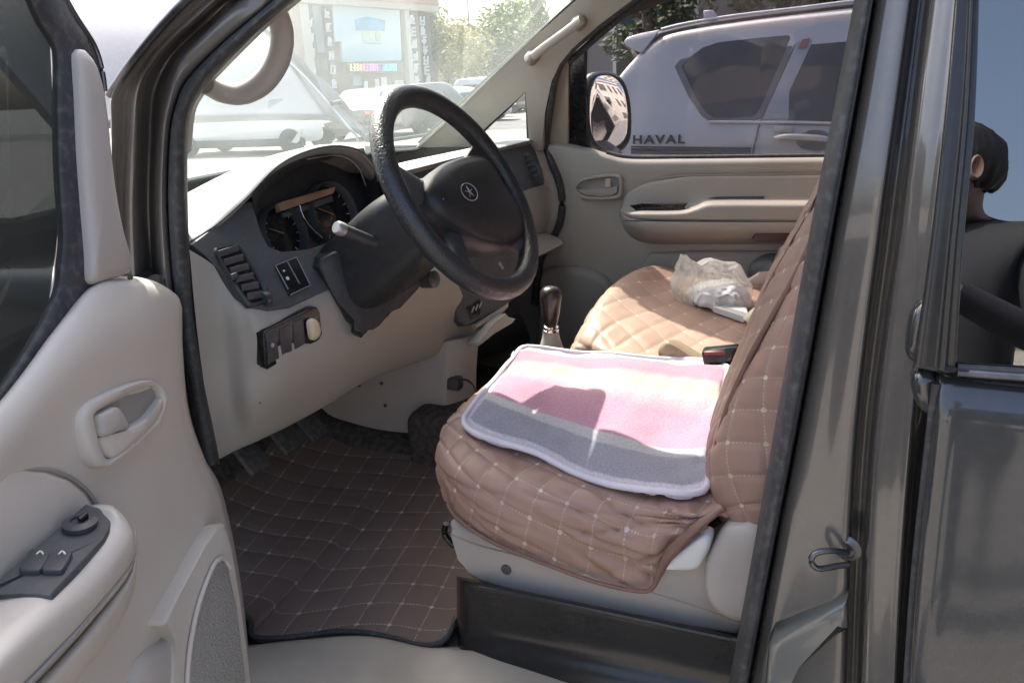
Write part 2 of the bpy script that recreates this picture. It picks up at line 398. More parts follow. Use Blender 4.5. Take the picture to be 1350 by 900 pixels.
sill_px = [(300, 852), (330, 851), (365, 846), (420, 841), (470, 838), (515, 843), (560, 853), (600, 856), (650, 862), (720, 876), (790, 892), (900, 915), (1000, 935)]
top = [P(x, y, Z=.440) for x, y in sill_px]
r0 = [p+V((0, .03, -.02)) for p in top]
r2 = [V((p.x, p.y-.025, .452)) for p in top]
r3 = [V((p.x, min(p.y-.09, -.055), .446)) for p in top]
r4 = [V((p.x, -.115, .425)) for p in top]; r5 = [V((p.x, -.135, .37)) for p in top]; r6 = [V((p.x, -.13, .24)) for p in top]
sill = loft('door_sill', [r0, top, r2, r3, r4, r5, r6], M['sill'], van, 50, 30, face_cam=True)
lathe('scuff_plug', [(.0001, .0), (.006, .001), (.007, .003), (.003, .005)], P(775, 884, Z=.452), (0, -.2, 1), M['dark'], sill, 10)

# roof: skin with headliner thickness, header bar over the windscreen
rf = []
for X, z in ((-.68, 1.71), (-.55, 1.75), (-.35, 1.785), (0, 1.80), (.8, 1.825), (1.8, 1.82), (2.7, 1.78)):
    rf.append([(X, .03, z-.07), (X, .07, z-.03), (X, .2, z+.0), (X, .45, z+.02), (X, .72, z+.028), (X, 1.0, z+.02), (X, 1.24, z), (X, 1.34, z-.04), (X, 1.38, z-.10)])
roof = loft('roof', rf, M['paint'], van, 30, 26, thick=.04, face_cam=False, flip=True)
loft('headliner', [[V(p)+V((.0, 0, -.055)) for p in r] for r in rf], M['beige'], roof, 24, 20, face_cam=False)

# far side body behind the passenger door, tail and near side behind the sliding door
def side_shell(name, sgn, y0, mat, parent, x0, x1):
    prof = ((0, .28), (.02, .5), (.03, .75), (.02, 1.05), (0, 1.18), (-.06, 1.35), (-.13, 1.55), (-.19, 1.66))
    rows = [[(X, y0+sgn*d, z) for d, z in prof] for X in (x0, x0+.3*(x1-x0), x0+.7*(x1-x0), x1)]
    return loft(name, rows, mat, parent, 20, 12, thick=.02, face_cam=False, flip=(sgn > 0))
fs_ = side_shell('body_side', 1, 1.60, M['paint'], van, .12, 2.9)
plate('side_window', [V((x, 1.60-.43*(z-1.18)+.012, z)) for x, z in ((.25, 1.24), (1.15, 1.24), (1.15, 1.56), (.35, 1.56))], M['tint_dark'], fs_, .006, .002, normal=(0, 1, .4))
ns_ = side_shell('rear_quarter_panel', -1, -.105, M['paint'], van, 1.25, 2.9)
tl_ = loft('tailgate', [[(2.93, y, z) for y in (-.09, .3, .72, 1.15, 1.58)] if z < 1.1 else [(2.93-.4*(z-1.1), y, z) for y in (-.04, .3, .72, 1.15, 1.52)] for z in (.3, .7, 1.1, 1.4, 1.72)], M['paint'], van, 12, 14, thick=.02, face_cam=False)
box('load_floor', V((1.9, .74, .50)), (2.0, 1.4, .04), M['carpet'], van, bevel=.01)

# ---- bonnet, open on its stay, and the nose under it
HB = math.radians(40); HP = V((-1.45, 1.2, 1.24)); HN = V((math.sin(HB), 0, math.cos(HB)))
hood_px = [(486, 184), (470, 170), (440, 156), (400, 154.5), (340, 155), (250, 158), (160, 163), (85, 172)]
low = [PL(x, y, HP, HN) for x, y in hood_px]
UPH = V((-math.cos(HB), 0, math.sin(HB)))
rows = []
for s, c, dn in ((0, 0, -.012), (.01, 0, 0), (.05, 0, .004), (.3, 0, .03), (.55, .03, .03), (.74, .06, .0), (.80, .08, -.04)):
    rr = []
    for k, p in enumerate(low):
        f = k/(len(low)-1); arch = .02*math.sin(math.pi*f)
        edge = -c if k == 0 else (c if k == len(low)-1 else 0)
        rr.append(p+UPH*(s*(1 if k else .98))+HN*(dn+arch*min(1, s*4))+V((0, edge, 0)))
    rows.append(rr)
hood = loft('bonnet', rows, pbr('skylit_dusty_bonnet_paint', (.16, .165, .175), .35, .05, 3, metal=.2, coat=.7, dust=.15), van, 40, 26, thick=.025, flip=False)  # van grey made paler: sun and sky sheen put into the colour
# bright folded rim along the edge of the bonnet
e0 = [r[0] for r in rows]; 
tube('bonnet_edge', [p+HN*.006+V((0, -.055, 0)) for p in e0], .006, M['silver_plastic'], hood, 30, 8, flat=.6)
tube('rubber_stop', [PL(432, 147, HP, HN)+HN*.03, PL(443, 146, HP, HN)+HN*.034], .008, M['rubber'], hood, 6, 8)
tube('wiper_arm', [P(490, 189, X=-1.40), P(530, 183, X=-1.38), P(575, 176, X=-1.36)], .006, M['black'], van, 10, 8)
tube('wiper_arm', [(-1.43, .12, 1.20), (-1.48, .4, 1.215), (-1.50, .7, 1.22)], .006, M['black'], van, 10, 8)
loft('cowl', [[(-1.36, .0, 1.205), (-1.42, .35, 1.215), (-1.44, .72, 1.22), (-1.42, 1.1, 1.215), (-1.36, 1.46, 1.205)],
              [(-1.48, .0, 1.19), (-1.54, .35, 1.20), (-1.56, .72, 1.205), (-1.54, 1.1, 1.20), (-1.48, 1.46, 1.19)],
              [(-1.58, .0, 1.12), (-1.64, .35, 1.14), (-1.66, .72, 1.14), (-1.64, 1.1, 1.14), (-1.58, 1.46, 1.12)]], M['dark_soft'], van, 20, 10, thick=.01, face_cam=False, flip=True)
fen = []
for X, z, y in ((-1.12, 1.12, -.10), (-1.4, 1.10, -.11), (-1.8, 1.04, -.10), (-2.1, .94, -.03), (-2.22, .85, .12)):
    fen.append([(X, y+.12, z+.03), (X, y+.03, z+.02), (X, y, z-.03), (X, y-.02, z-.25), (X, y-.01, .62)])
fender = loft('fender', fen, M['paint'], van, 16, 14, thick=.01, face_cam=False)
loft('fender', [[(a, 1.47-b, c) for a, b, c in r] for r in [[(V(p).x, V(p).y, V(p).z) for p in q] for q in fen]], M['paint'], van, 16, 14, thick=.01, face_cam=False)
loft('bumper', [[(-2.2, .02, z), (-2.32, .3, z), (-2.36, .72, z), (-2.32, 1.15, z), (-2.2, 1.42, z)] for z in (.28, .4, .6, .8, .88)], M['paint'], van, 16, 8, thick=.02, face_cam=False)
box('engine', V((-1.85, .72, .72)), (.5, .8, .4), M['dark'], van, bevel=.03)
def wheel_at(c, r, wdt, par, mt, mr):
    t = lathe('wheel', [(r*.6, -wdt/2), (r*.93, -wdt/2), (r, -wdt*.38), (r, wdt*.38), (r*.93, wdt/2), (r*.6, wdt/2)], c, (0, 1, 0), mt, par, 32)
    lathe('rim', [(.02, -wdt*.5), (r*.3, -wdt*.48), (r*.55, -wdt*.35), (r*.6, -wdt*.5), (r*.61, wdt*.5), (r*.3, wdt*.48)], c, (0, 1, 0), mr, t, 24)
    return t
for wx in (-1.75, 2.2):
    for wy in (.02, 1.43): wheel_at(V((wx, wy, .33)), .33, .2, van, M['rubber'], M['steel'])

# ---- windscreen
ws = []
for z, Xs, Xc, ya, yb in ((1.205, -1.36, -1.47, .0, 1.46), (1.32, -1.17, -1.29, .03, 1.42), (1.43, -1.01, -1.12, .06, 1.37), (1.55, -.83, -.92, .10, 1.30), (1.70, -.60, -.68, .16, 1.24)):
    ws.append([(Xs+(Xc-Xs)*(1-(2*t-1)**2), ya+(yb-ya)*t, z) for t in (0, .2, .4, .6, .8, 1)])
loft('windscreen', ws, M['windshield'], van, 24, 20, face_cam=True)
tube('windscreen_header', [(-.66, .10, 1.69), (-.70, .4, 1.725), (-.71, .72, 1.735), (-.70, 1.05, 1.725), (-.66, 1.30, 1.68)], .03, M['beige'], van, 20, 10)

vz = [[(-.845, .13, 1.595), (-.85, .25, 1.60), (-.855, .44, 1.60), (-.85, .62, 1.605)], [(-.78, .13, 1.63), (-.79, .25, 1.635), (-.79, .44, 1.64), (-.79, .62, 1.645)], [(-.69, .14, 1.675), (-.70, .25, 1.69), (-.71, .44, 1.70), (-.71, .62, 1.70)]]
loft('added_shade_visor', vz, M['beige'], van, 20, 14, thick=.016, face_cam=False)  # unseen visor, added and sized to shade the near side of the pad
# ---- near A pillar: painted flanges and black door seal
pa = [(290, 612), (265, 470), (250, 330), (247, 200), (252, 150), (265, 124), (283, 100), (353, 30), (390, 0), (435, -38), (470, -66)]
pb = [(262, 616), (238, 465), (222, 300), (223, 187), (233, 133), (249, 102), (290, 60), (337, 20), (360, 0), (405, -38), (440, -66)]
pc = [(245, 618), (225, 465), (211, 300), (213, 187), (221, 133), (236, 85), (265, 52), (300, 18), (320, 0), (365, -38), (400, -66)]
pd = [(222, 622), (200, 465), (186, 300), (187, 180), (190, 112), (213, 74), (236, 50), (262, 28), (292, 0), (338, -38), (372, -66)]
pe = [(195, 626), (176, 465), (167, 300), (172, 180), (179, 118), (200, 78), (222, 52), (248, 28), (280, 0), (324, -38), (360, -66)]
pf = [(160, 630), (150, 465), (148, 300), (147, 170), (148, 125), (172, 88), (198, 55), (222, 28), (250, 0), (296, -38), (330, -66)]
def yv(base, k): return base + (0.0 if k < 5 else (k-4)*.012)
def row(px, base): return [P(x, y, Y=yv(base, k)) for k, (x, y) in enumerate(px)]
def mixpx(A, B, t): return [(a[0]+(b[0]-a[0])*t, a[1]+(b[1]-a[1])*t) for a, b in zip(A, B)]
pill = loft('pillar', [row(pb, .03), row(pb, .0), row(mixpx(pb, pc, .4), -.012), row(pc, -.015), row(mixpx(pc, pd, .25), .015), row(mixpx(pc, pd, .6), .03), row(pd, .0), row(mixpx(pd, pe, .5), -.03), row(pe, -.035), row(mixpx(pe, pf, .4), -.035), row(pf, -.06), row(pf, -.02)], M['paint_in'], van, 60, 44, face_cam=True)
loft('door_seal', [row(pa, .05), row(pa, .012), row(mixpx(pa, pb, .18), -.012), row(mixpx(pa, pb, .5), -.024), row(mixpx(pa, pb, .8), -.022), row(mixpx(pa, pb, .97), -.006), row(pb, .02)], M['rubber'], pill, 60, 18, face_cam=True)
# inside trim of the near pillar, against the windscreen
loft('pillar_trim', [row(mixpx(pa, pb, -.02)[3:], .055), [p+V((-.012, .02, .0)) for p in row(pa[3:], .05)], [p+V((-.03, .02, -.01)) for p in row(pa[3:], .05)]], M['beige'], pill, 30, 8, face_cam=True)
tube('sunlit_edge_strip', row(mixpx(pf, pe, -.12)[4:], -.05), .006, M['steel'], pill, 24, 8)  # added strip stands in for the pillar edge catching the sun
# grab handle
gh = [P(362, 12, Y=.07), P(369, 28, Y=.10), P(372, 55, Y=.12), P(364, 85, Y=.125), P(345, 110, Y=.12), P(318, 124, Y=.11), P(292, 122, Y=.09), P(272, 112, Y=.06)]
tube('grab_handle', gh, [.014, .0165, .0175, .018, .018, .0175, .016, .014], M['grey_trim'], van, 40, 14)

# ---- B pillar and its seal
ys = (-40, 130, 300, 550, 760, 960)
cols_ = {'A': (1134, 1102, 1069, 1024, 987, 950), 'B': (1160, 1131, 1100, 1055, 1014, 977), 'C': (1207, 1184, 1161, 1131, 1119, 1113),
         'D': (1226, 1205, 1184, 1151, 1137, 1129), 'E': (1250, 1228, 1206, 1180, 1162, 1150), 'F': (1268, 1252, 1232, 1204, 1188, 1178), 'G': (1292, 1284, 1276, 1246, 1222, 1204)}
def brow(c, Yv, t=0, c2=None):
    out = []
    for k, y in enumerate(ys):
        x = cols_[c][k]
        if c2: x = x+(cols_[c2][k]-x)*t
        out.append(P(x, y, Y=Yv+(.05 if y < 0 else (.02 if y < 200 else 0))))
    return out
bp_ = loft('pillar', [brow('B', .08), brow('B', .02), brow('B', .0, .12, 'C'), brow('B', -.008, .5, 'C'), brow('B', -.014, .9, 'C'), brow('C', -.006), brow('C', .016, .3, 'D'), brow('C', .018, .7, 'D'), brow('D', -.01), brow('D', -.035, .3, 'E'), brow('E', -.045), brow('E', -.05, .6, 'F'), brow('F', -.052), brow('F', -.03, .3, 'G'), brow('F', -.015, .7, 'G'), brow('G', -.01)], M['paint_b'], van, 40, 70, face_cam=True)
loft('door_seal', [brow('A', .07), brow('A', .02), brow('A', -.008, .2, 'B'), brow('A', -.02, .5, 'B'), brow('A', -.018, .78, 'B'), brow('A', .0, .9, 'B'), brow('B', .03)], M['rubber'], bp_, 40, 18, face_cam=True)
tube('door_seal_lip', brow('A', -.012, .72, 'B'), .0035, M['dark_soft'], bp_, 40, 8)
# striker loop and bolt plate
st = P(1118, 728, Y=-.02)
sk = lathe('striker_plate', [(.004, .0), (.015, .0), (.016, .003), (.011, .005), (.009, .007)], st+V((0, .012, 0)), (-.35, -1, 0), M['steel'], bp_, 20)
tube('striker_loop', [st, st+V((-.018, -.012, .006)), st+V((-.034, -.02, .004)), st+V((-.038, -.022, -.006)), st+V((-.03, -.02, -.016)), st+V((-.008, -.006, -.016)), st+V((.002, 0, -.016))], .0036, M['steel'], sk, 24, 8)
# pressed step at the foot of the pillar
plate('pillar_step', [P(x, y, Y=-.03) for x, y in ((1012, 855), (1020, 838), (1118, 792), (1119, 832), (1040, 872), (1032, 960), (1004, 960))], pbr('grey_green_step', (.12, .125, .115), .25, .1, 6, coat=1.0), bp_, .05, .012, smooth_out=0)

# ---- sliding door: skin, window, seals
def sd_y(z): return -.092 - .018*math.sin(math.pi*min(1, max(0, (z-.3)/.95)))
skin = []
for z in (.30, .45, .62, .80, .95, 1.07, 1.115, 1.128):
    xs0 = P(1232, 490, Y=-.1).x if z > 1.1 else None
    yb = sd_y(z) + (.0 if z < 1.1 else .012 if z < 1.12 else .03)
    zz = [(1.40, .012), (1.2, 0), (.7, 0), (.35, 0), (.16, 0)]
    # front edge of the door follows the pillar
    xe = [P(1237, 500, Y=-.1), P(1222, 620, Y=-.1), P(1208, 760, Y=-.1), P(1198, 900, Y=-.1), P(1190, 1060, Y=-.1)]
    xx = None
    for a, b in zip(xe, xe[1:]):
        if b.z <= z <= a.z: xx = b.x+(a.x-b.x)*(z-b.z)/(a.z-b.z)
    if xx is None: xx = xe[0].x if z > xe[0].z else xe[-1].x
    skin.append([(xx, yb+.03, z), (xx+.002, yb+.008, z), (xx+.010, yb, z)] + [(xx+.03+(1.21-xx)*t, yb, z) for t in (.02, .1, .35, .7)] + [(1.24, yb+.01, z)])
sdoor = loft('sliding_door', skin, M['paint'], van, 60, 50, face_cam=True)
GP = V((.1, -.082, 1.14)); GN = V((0, -1, .20)).normalized()
def G(x, y, off=0): return PL(x, y, GP+GN*off, GN)
glass_px = [(1290, -60), (1283, 150), (1268, 320), (1258, 484), (1350, 487)]
gpl = [G(x, y) for x, y in glass_px]
b2 = V((1.15, 0, 1.14)); gpl += [V((1.15, GP.y+.20*(z-1.14), z)) for z in (1.15, 1.62)] + [V((.12, GP.y+.20*.48, 1.62))]
plate('window_pane', gpl, M['tint_dark'], sdoor, .004, 0)
fr_out = [(1264, -60), (1248, 130), (1226, 330), (1206, 470), (1208, 482), (1240, 492)]
fr_in = [(1292, -60), (1285, 150), (1270, 320), (1260, 478), (1262, 484), (1290, 487)]
loft('window_frame', [[G(x, y, -.02) for x, y in fr_out], [G(x, y, .010) for x, y in fr_out], [G(x, y, .012) for x, y in mixpx(fr_out, fr_in, .3)], [G(x, y, .012) for x, y in mixpx(fr_out, fr_in, .55)], [G(x, y, .016) for x, y in mixpx(fr_out, fr_in, .62)], [G(x, y, .016) for x, y in mixpx(fr_out, fr_in, .75)], [G(x, y, .008) for x, y in mixpx(fr_out, fr_in, .8)], [G(x, y, .008) for x, y in fr_in], [G(x, y, -.004) for x, y in fr_in]], M['black_metal'], sdoor, 40, 30)
tube('belt_seal', [G(1262, 487, .006), G(1350, 493, .006), V((.6, GP.y-.008, 1.137)), V((1.18, GP.y-.008, 1.137))], .006, M['rubber'], sdoor, 20, 8)
tube('window_rail', [G(1262, 491, .012), G(1350, 497, .012), V((.6, GP.y-.014, 1.132)), V((1.18, GP.y-.014, 1.132))], .004, M['steel'], sdoor, 20, 8)
# pressed corner pocket between pillar and window, door shut line
dome('corner_pressing', [P(x, y, Y=-.062) for x, y in ((1205, 488), (1222, 482), (1236, 492), (1237, 530), (1226, 545), (1208, 530), (1200, 505))], (0, -1, 0), [(1, -.03), (1, 0), (.9, .010), (.6, .015), (.2, .017)], M['paint'], sdoor, 30)
dome('corner_pressing', [P(x, y, Y=-.055) for x, y in ((1214, 395), (1222, 400), (1214, 470), (1204, 476), (1193, 462), (1196, 425), (1204, 405))], (0, -1, 0), [(1, -.03), (1, 0), (.9, .010), (.6, .014), (.2, .016)], M['paint'], bp_, 30)
tube('door_shut_line', [P(x, y, Y=-.085) for x, y in ((1234, 505), (1221, 620), (1206, 760), (1196, 900), (1190, 1000))], .004, M['rubber'], sdoor, 30, 8)

# ================================================================== PASSENGER SIDE
PDP = V((0, 1.46, 1.2)); PDN = V((0, 1, .42)).normalized()
def S(x, y, off=0): return PL(x, y, PDP-PDN*off, PDN)      # leaning side plane, off = towards the cabin
pil = plate('pillar', [S(x, y, .05) for x, y in ((548, 195), (556, 186), (600, 145), (640, 107), (700, 53), (760, 0), (806, -41), (884, -41), (838, -3), (790, 33), (752, 64), (736, 84), (727, 108), (718, 150), (715, 200), (698, 200), (697, 180), (694, 118), (634, 172), (622, 195))], M['beige'], van, .07, .004, normal=-PDN)
plate('quarter_window', [S(x, y, -.01) for x, y in ((625, 200), (640, 160), (700, 108), (700, 200))], M['clear'], pil, .004, 0)
tube('quarter_window_seal', [S(x, y, .03) for x, y in ((630, 182), (645, 166), (670, 143), (691, 122), (694, 130), (696, 182))], .004, M['rubber'], pil, 40, 8)
tube('windscreen_seal', [S(x, y, .045) for x, y in ((552, 188), (600, 143), (640, 105), (700, 51), (760, -2), (806, -43))], .004, M['rubber'], pil, 24, 8)
# grab bar on the pillar
tube('grab_bar', [S(x, y, .085) for x, y in ((703, 74), (720, 61), (745, 43), (767, 26))], .0125, M['grey_trim'], pil, 20, 12)
for x, y in ((704, 73), (766, 27)):
    lathe('grab_bar_mount', [(.020, -.01), (.020, .03), (.014, .04), (.006, .048)], S(x, y, .045), -PDN, M['beige_dark'], pil, 14)
# door seal round the far opening
dseal = [(880, -45), (840, -6), (792, 32), (756, 62), (740, 82), (731, 106), (724, 150), (720, 190), (727, 212), (737, 240), (741, 268), (737, 296), (722, 326), (712, 345), (705, 400)]
sp_ = [S(x, y, .035) if y < 190 else P(x, y, Y=1.43) for x, y in dseal]
tube('door_seal', sp_, .0125, M['rubber'], pil, 60, 10)

# ---- passenger door
def D(x, y, Yv=1.43): return P(x, y, Y=Yv)
rows = []
tops = [(722, 186), (745, 188), (775, 195), (800, 203), (830, 209), (900, 209), (1000, 208), (1085, 207), (1300, 205)]
def dr(dy, Yv, px=tops, x0=0): return [D(x, y+dy*(1 if x > 800 else .9), Yv) for x, y in px]
lft = lambda y: 722+20*math.exp(-((y-268)/55.)**2) if y < 330 else 715
rows.append(dr(-1, 1.475)); rows.append(dr(0, 1.45)); rows.append(dr(4, 1.432)); rows.append(dr(12, 1.424))
for y in (235, 265, 295, 330, 380, 440, 520):
    xs = [lft(y)+2, lft(y)+22, 775, 800, 830, 900, 1000, 1085, 1300]
    yy = 1.425+(.0 if y < 320 else .0)
    rows.append([D(x, y, yy+(.012 if k == 0 else 0)) for k, x in enumerate(xs)])
pdoor = loft('door', rows, M['beige'], van, 50, 50, thick=.03)
frame = plate('window_frame', [S(x, y, .012) for x, y in ((721, 196), (724, 150), (731, 112), (739, 90), (749, 80), (749, 196))], M['beige'], pdoor, .03, .005, normal=-PDN)
plate('mirror_sail_cover', [S(x, y, .002) for x, y in ((747, 200), (747, 83), (772, 62), (771, 112), (776, 200))], M['black'], pdoor, .02, .004, normal=-PDN)
plate('window_pane', [S(x, y, -.012) for x, y in ((748, 205), (748, 82), (852, -10), (860, -60), (1400, -60), (1400, 212), (800, 214))], M['tint'], pdoor, .004, 0, normal=-PDN)
tube('window_frame_bar', [S(x, y, -.0) for x, y in ((747, 84), (795, 42), (846, -1), (890, -45))], .010, M['rubber'], pdoor, 20, 10)
tube('belt_seal', [D(x, y-1.5, 1.455) for x, y in tops[3:]], .007, M['rubber'], pdoor, 24, 8)
# raised insert with armrest: cross sections along the door
st_ = []
def sec(x, dz=0, k=1.0, yt=232):
    pr = ((yt, 1.424), (yt+2, 1.412), (yt+14, 1.405), (264+dz, 1.398), (269+dz, 1.385), (272+dz, 1.36), (277+dz*.8, 1.345), (288, 1.343), (291, 1.349), (294, 1.341), (304, 1.346), (314, 1.372), (320, 1.405), (322, 1.426))
    return [D(x, 276+(y-276)*k, 1.426-(1.426-Yv)*min(1, k*1.1)) for y, Yv in pr]
st_ = [sec(817, 6, .06, 250), sec(822, 8, .5, 246), sec(832, 8, .78, 244), sec(850, 7, .95, 240), sec(872, 7, 1, 237), sec(900, 6, 1, 233), sec(918, 1, 1, 232), sec(932, -4, 1, 232), sec(960, -5, 1, 231.5), sec(1020, -5, 1, 231), sec(1085, -5, 1, 230), sec(1180, -5, 1, 229.5), sec(1300, -5, 1, 229)]
arm = loft('armrest', st_, M['beige'], pdoor, 60, 70)
tube('trim_seam', [D(x, y, 1.418) for x, y in ((817, 286), (820, 270), (832, 252), (850, 242), (872, 236), (900, 232), (1000, 230.5), (1085, 229.5), (1200, 228))], .003, M['beige_dark'], arm, 50, 6)
tube('armrest_seam', [D(x, y, 1.344) for x, y in ((822, 290.5), (860, 291), (960, 292), (1085, 293), (1200, 293))], .0018, M['dark'], arm, 20, 6)
plate('switch_panel', [D(x, y, 1.375) for x, y in ((829, 271), (845, 268.5), (906, 268), (900, 277), (890, 279), (840, 278.5))], M['black'], arm, .01, .002)
plate('pull_slot', [D(x, y, 1.392) for x, y in ((934, 261), (945, 259.5), (1008, 259), (1004, 263.5), (950, 264))], M['dark'], arm, .01, .001)
plate('door_reflector', [D(x, y, 1.352) for x, y in ((991, 314), (1001, 299), (1010, 297), (1045, 297.5), (1049, 303), (1042, 316), (1034, 319), (996, 319))], pbr('dark_red_reflector', (.065, .022, .022), .3, .1, 30), pdoor, .03, .003)
# inner door handle
ho = [D(x, y, 1.408) for x, y in ((757, 247), (762, 238), (775, 233), (800, 230), (815, 230.5), (820, 238), (819, 258), (812, 262.5), (790, 264), (768, 262), (759, 255))]
hi = [D(x, y, 1.408) for x, y in ((760, 248), (765, 241), (777, 237), (800, 234), (812, 234.5), (815.5, 240), (814.5, 255), (808, 258.5), (790, 260), (770, 258.5), (762, 253))]
bez = ringplate('handle_bezel', ho, hi, M['beige'], pdoor, 40, .018, .004)
plate('handle_recess', [p+V((0, .016, 0)) for p in hi], M['beige_dark'], bez, .003, 0, smooth_out=40)
plate('handle_lever', [D(x, y, 1.414) for x, y in ((760.5, 249), (775, 250), (795, 248.5), (814, 245), (814, 254), (808, 257.5), (790, 259), (771, 257.5), (763, 253))], M['beige'], bez, .012, .003)
plate('lock_knob', [D(x, y, 1.410) for x, y in ((798, 235.5), (805, 235), (804.5, 247), (797, 247.5))], M['grey_trim'], bez, .014, .003)
# lower bin of the door
dome('door_bin', [D(x, y, 1.425) for x, y in ((714, 420), (716, 365), (726, 352), (760, 350), (792, 358), (808, 374), (815, 400), (830, 520), (715, 520))], (0, -1, 0), [(1, -.004), (1, .02), (.97, .034), (.9, .04), (.3, .045)], M['beige_dark'], pdoor, 44)
dome('door_bin', [D(x, y, 1.425) for x, y in ((835, 440), (850, 345), (880, 332), (1000, 330), (1200, 330), (1240, 350), (1240, 520), (840, 520))], (0, -1, 0), [(1, -.004), (1, .012), (.98, .02), (.92, .024), (.3, .026)], M['beige_dark'], pdoor, 44)
# outside mirror
MC = P(801, 148, Y=1.70)
mo = [(785, 102), (797, 100), (808, 104), (817, 114), (823, 135), (825, 160), (822, 180), (813, 191), (800, 194), (787, 191), (779, 180), (775, 160), (775, 135), (778, 114)]
mfwd = (V((.82, -.57, .03))).normalized()
mpts = [PL(x, y, MC, mfwd) for x, y in mo]
mf = [(781, 97), (797, 94), (812, 98), (823, 109), (830, 132), (832, 160), (830, 184), (819, 199), (801, 203), (783, 199), (773, 184), (769, 160), (769, 132), (772, 108)]
mir = dome('door_mirror', [PL(x, y, MC, mfwd)-mfwd*.004 for x, y in mf], -mfwd, [(.93, -.012), (1, -.006), (1.0, .02), (.93, .07), (.7, .11), (.3, .125)], M['dark'], van, 40)
plate('mirror_glass', [p+mfwd*.012 for p in mpts], pbr('mirror_silver', (.82, .83, .85), .02, .0, 5, metal=1.0), mir, .006, .001, normal=mfwd, smooth_out=48)
tube('mirror_arm', [MC-mfwd*.04+V((0, -.02, -.10)), P(812, 205, Y=1.62), P(800, 214, Y=1.52)], .022, M['dark'], mir, 12, 10)

# ================================================================== DASHBOARD
lip_px = [(247, 318, .03), (285, 293, .09), (322, 260, .145), (362, 219, .22), (400, 199, .30), (440, 191, .40), (472, 197, .50), (490, 213, .57), (507, 229, .64), (545, 222, .75), (600, 208, .95), (660, 194, 1.2), (702, 184, 1.40)]
lip = [P(x, y, Y=Yv) for x, y, Yv in lip_px]
fwdrow = lambda dx, dz, tz: [V((min(p.x-dx, p.x-.01), p.y, p.z+dz+(tz-p.z)*min(1, dx/.42)**1.3)) for p in lip]
under = [V((p.x-.012, p.y, p.z-.016)) for p in lip]; under2 = [V((p.x-.035, p.y, p.z-.018)) for p in lip]
front = [V((-1.40-.07*math.sin(math.pi*min(1, max(0, p.y/1.45))), p.y, 1.125)) for p in lip]
dash = loft('dashboard', [under2, under, [V((p.x+.002, p.y, p.z-.006)) for p in lip], [V((p.x-.006, p.y, p.z+.001)) for p in lip], fwdrow(.04, .004, 1.17), fwdrow(.12, .008, 1.165), fwdrow(.24, .002, 1.16), fwdrow(.34, .0, 1.15), front], M['dash_top'], van, 110, 40)
tube('dash_pad_seam', [V((p.x+.0035, p.y, p.z-.002)) for p in lip], .0016, M['dark_soft'], dash, 80, 6)

# beige lower fascia (driver's half)
L1 = [(250, 334, -.955), (285, 356, -.945), (312, 385, -.925), (338, 407, -.90), (380, 403, -.893), (432, 380, -.89), (500, 352, -.905), (560, 336, -.905), (592, 340, -.885)]
L2 = [(256, 400, -.955), (288, 410, -.945), (318, 425, -.915), (350, 440, -.885), (395, 428, -.88), (448, 410, -.878), (512, 385, -.885), (565, 372, -.88), (602, 370, -.865)]
L3 = [(264, 470, -.965), (296, 472, -.955), (328, 478, -.915), (365, 485, -.885), (405, 470, -.88), (462, 444, -.88), (522, 420, -.885), (575, 404, -.875), (615, 400, -.855)]
L4 = [(275, 545, -.98), (304, 535, -.965), (332, 532, -.925), (372, 522, -.905), (418, 500, -.90), (475, 473, -.90), (536, 446, -.895), (588, 428, -.885), (627, 425, -.865)]
L5 = [(285, 603, -1.01), (314, 588, -.985), (345, 575, -.96), (382, 558, -.95), (430, 532, -.945), (490, 497, -.945), (555, 473, -.925), (606, 456, -.90), (645, 444, -.875)]
rows = [[P(x, y, X=X) for x, y, X in L] for L in (L1, L2, L3, L4, L5)]
rows = [[p+V((-.03, 0, .0)) for p in rows[0]], [p+V((-.006, 0, .001)) for p in rows[0]]] + rows + [[p+V((-.04, 0, -.012)) for p in rows[4]], [p+V((-.16, .0, .0)) for p in rows[4]]]
low_ = loft('lower_fascia', rows, M['beige'], dash, 70, 60)
# slim slot and screw in the lower fascia
tube('fascia_slot', [P(x, y, X=-.918) for x, y in ((342, 531), (352, 525), (364, 520))], .0016, M['dark'], low_, 6, 6)
tube('bonnet_release', [P(x, y, X=-.985) for x, y in ((312, 575), (326, 566), (342, 556), (350, 546))], .006, M['grey_trim'], low_, 12, 8, flat=.5)
# dark instrument fascia left of the cluster
q1, q2, q3 = P(262, 325, X=-.962), P(432, 380, X=-.887), P(330, 270, X=-.985)
FN = (q2-q1).cross(q3-q1).normalized()
if FN.dot(CAM-q1) < 0: FN = -FN
def FQ(x, y, off=0): return PL(x, y, q1+FN*off, FN)
fasc = plate('instrument_fascia', [FQ(x, y) for x, y in ((248, 322), (284, 299), (318, 270), (332, 262), (337, 285), (341, 306), (352, 327), (372, 335), (405, 329), (455, 315), (500, 320), (520, 350), (434, 381), (384, 404), (355, 409), (334, 405), (316, 389), (298, 366), (275, 338))], M['dark_soft'], dash, .03, .004)
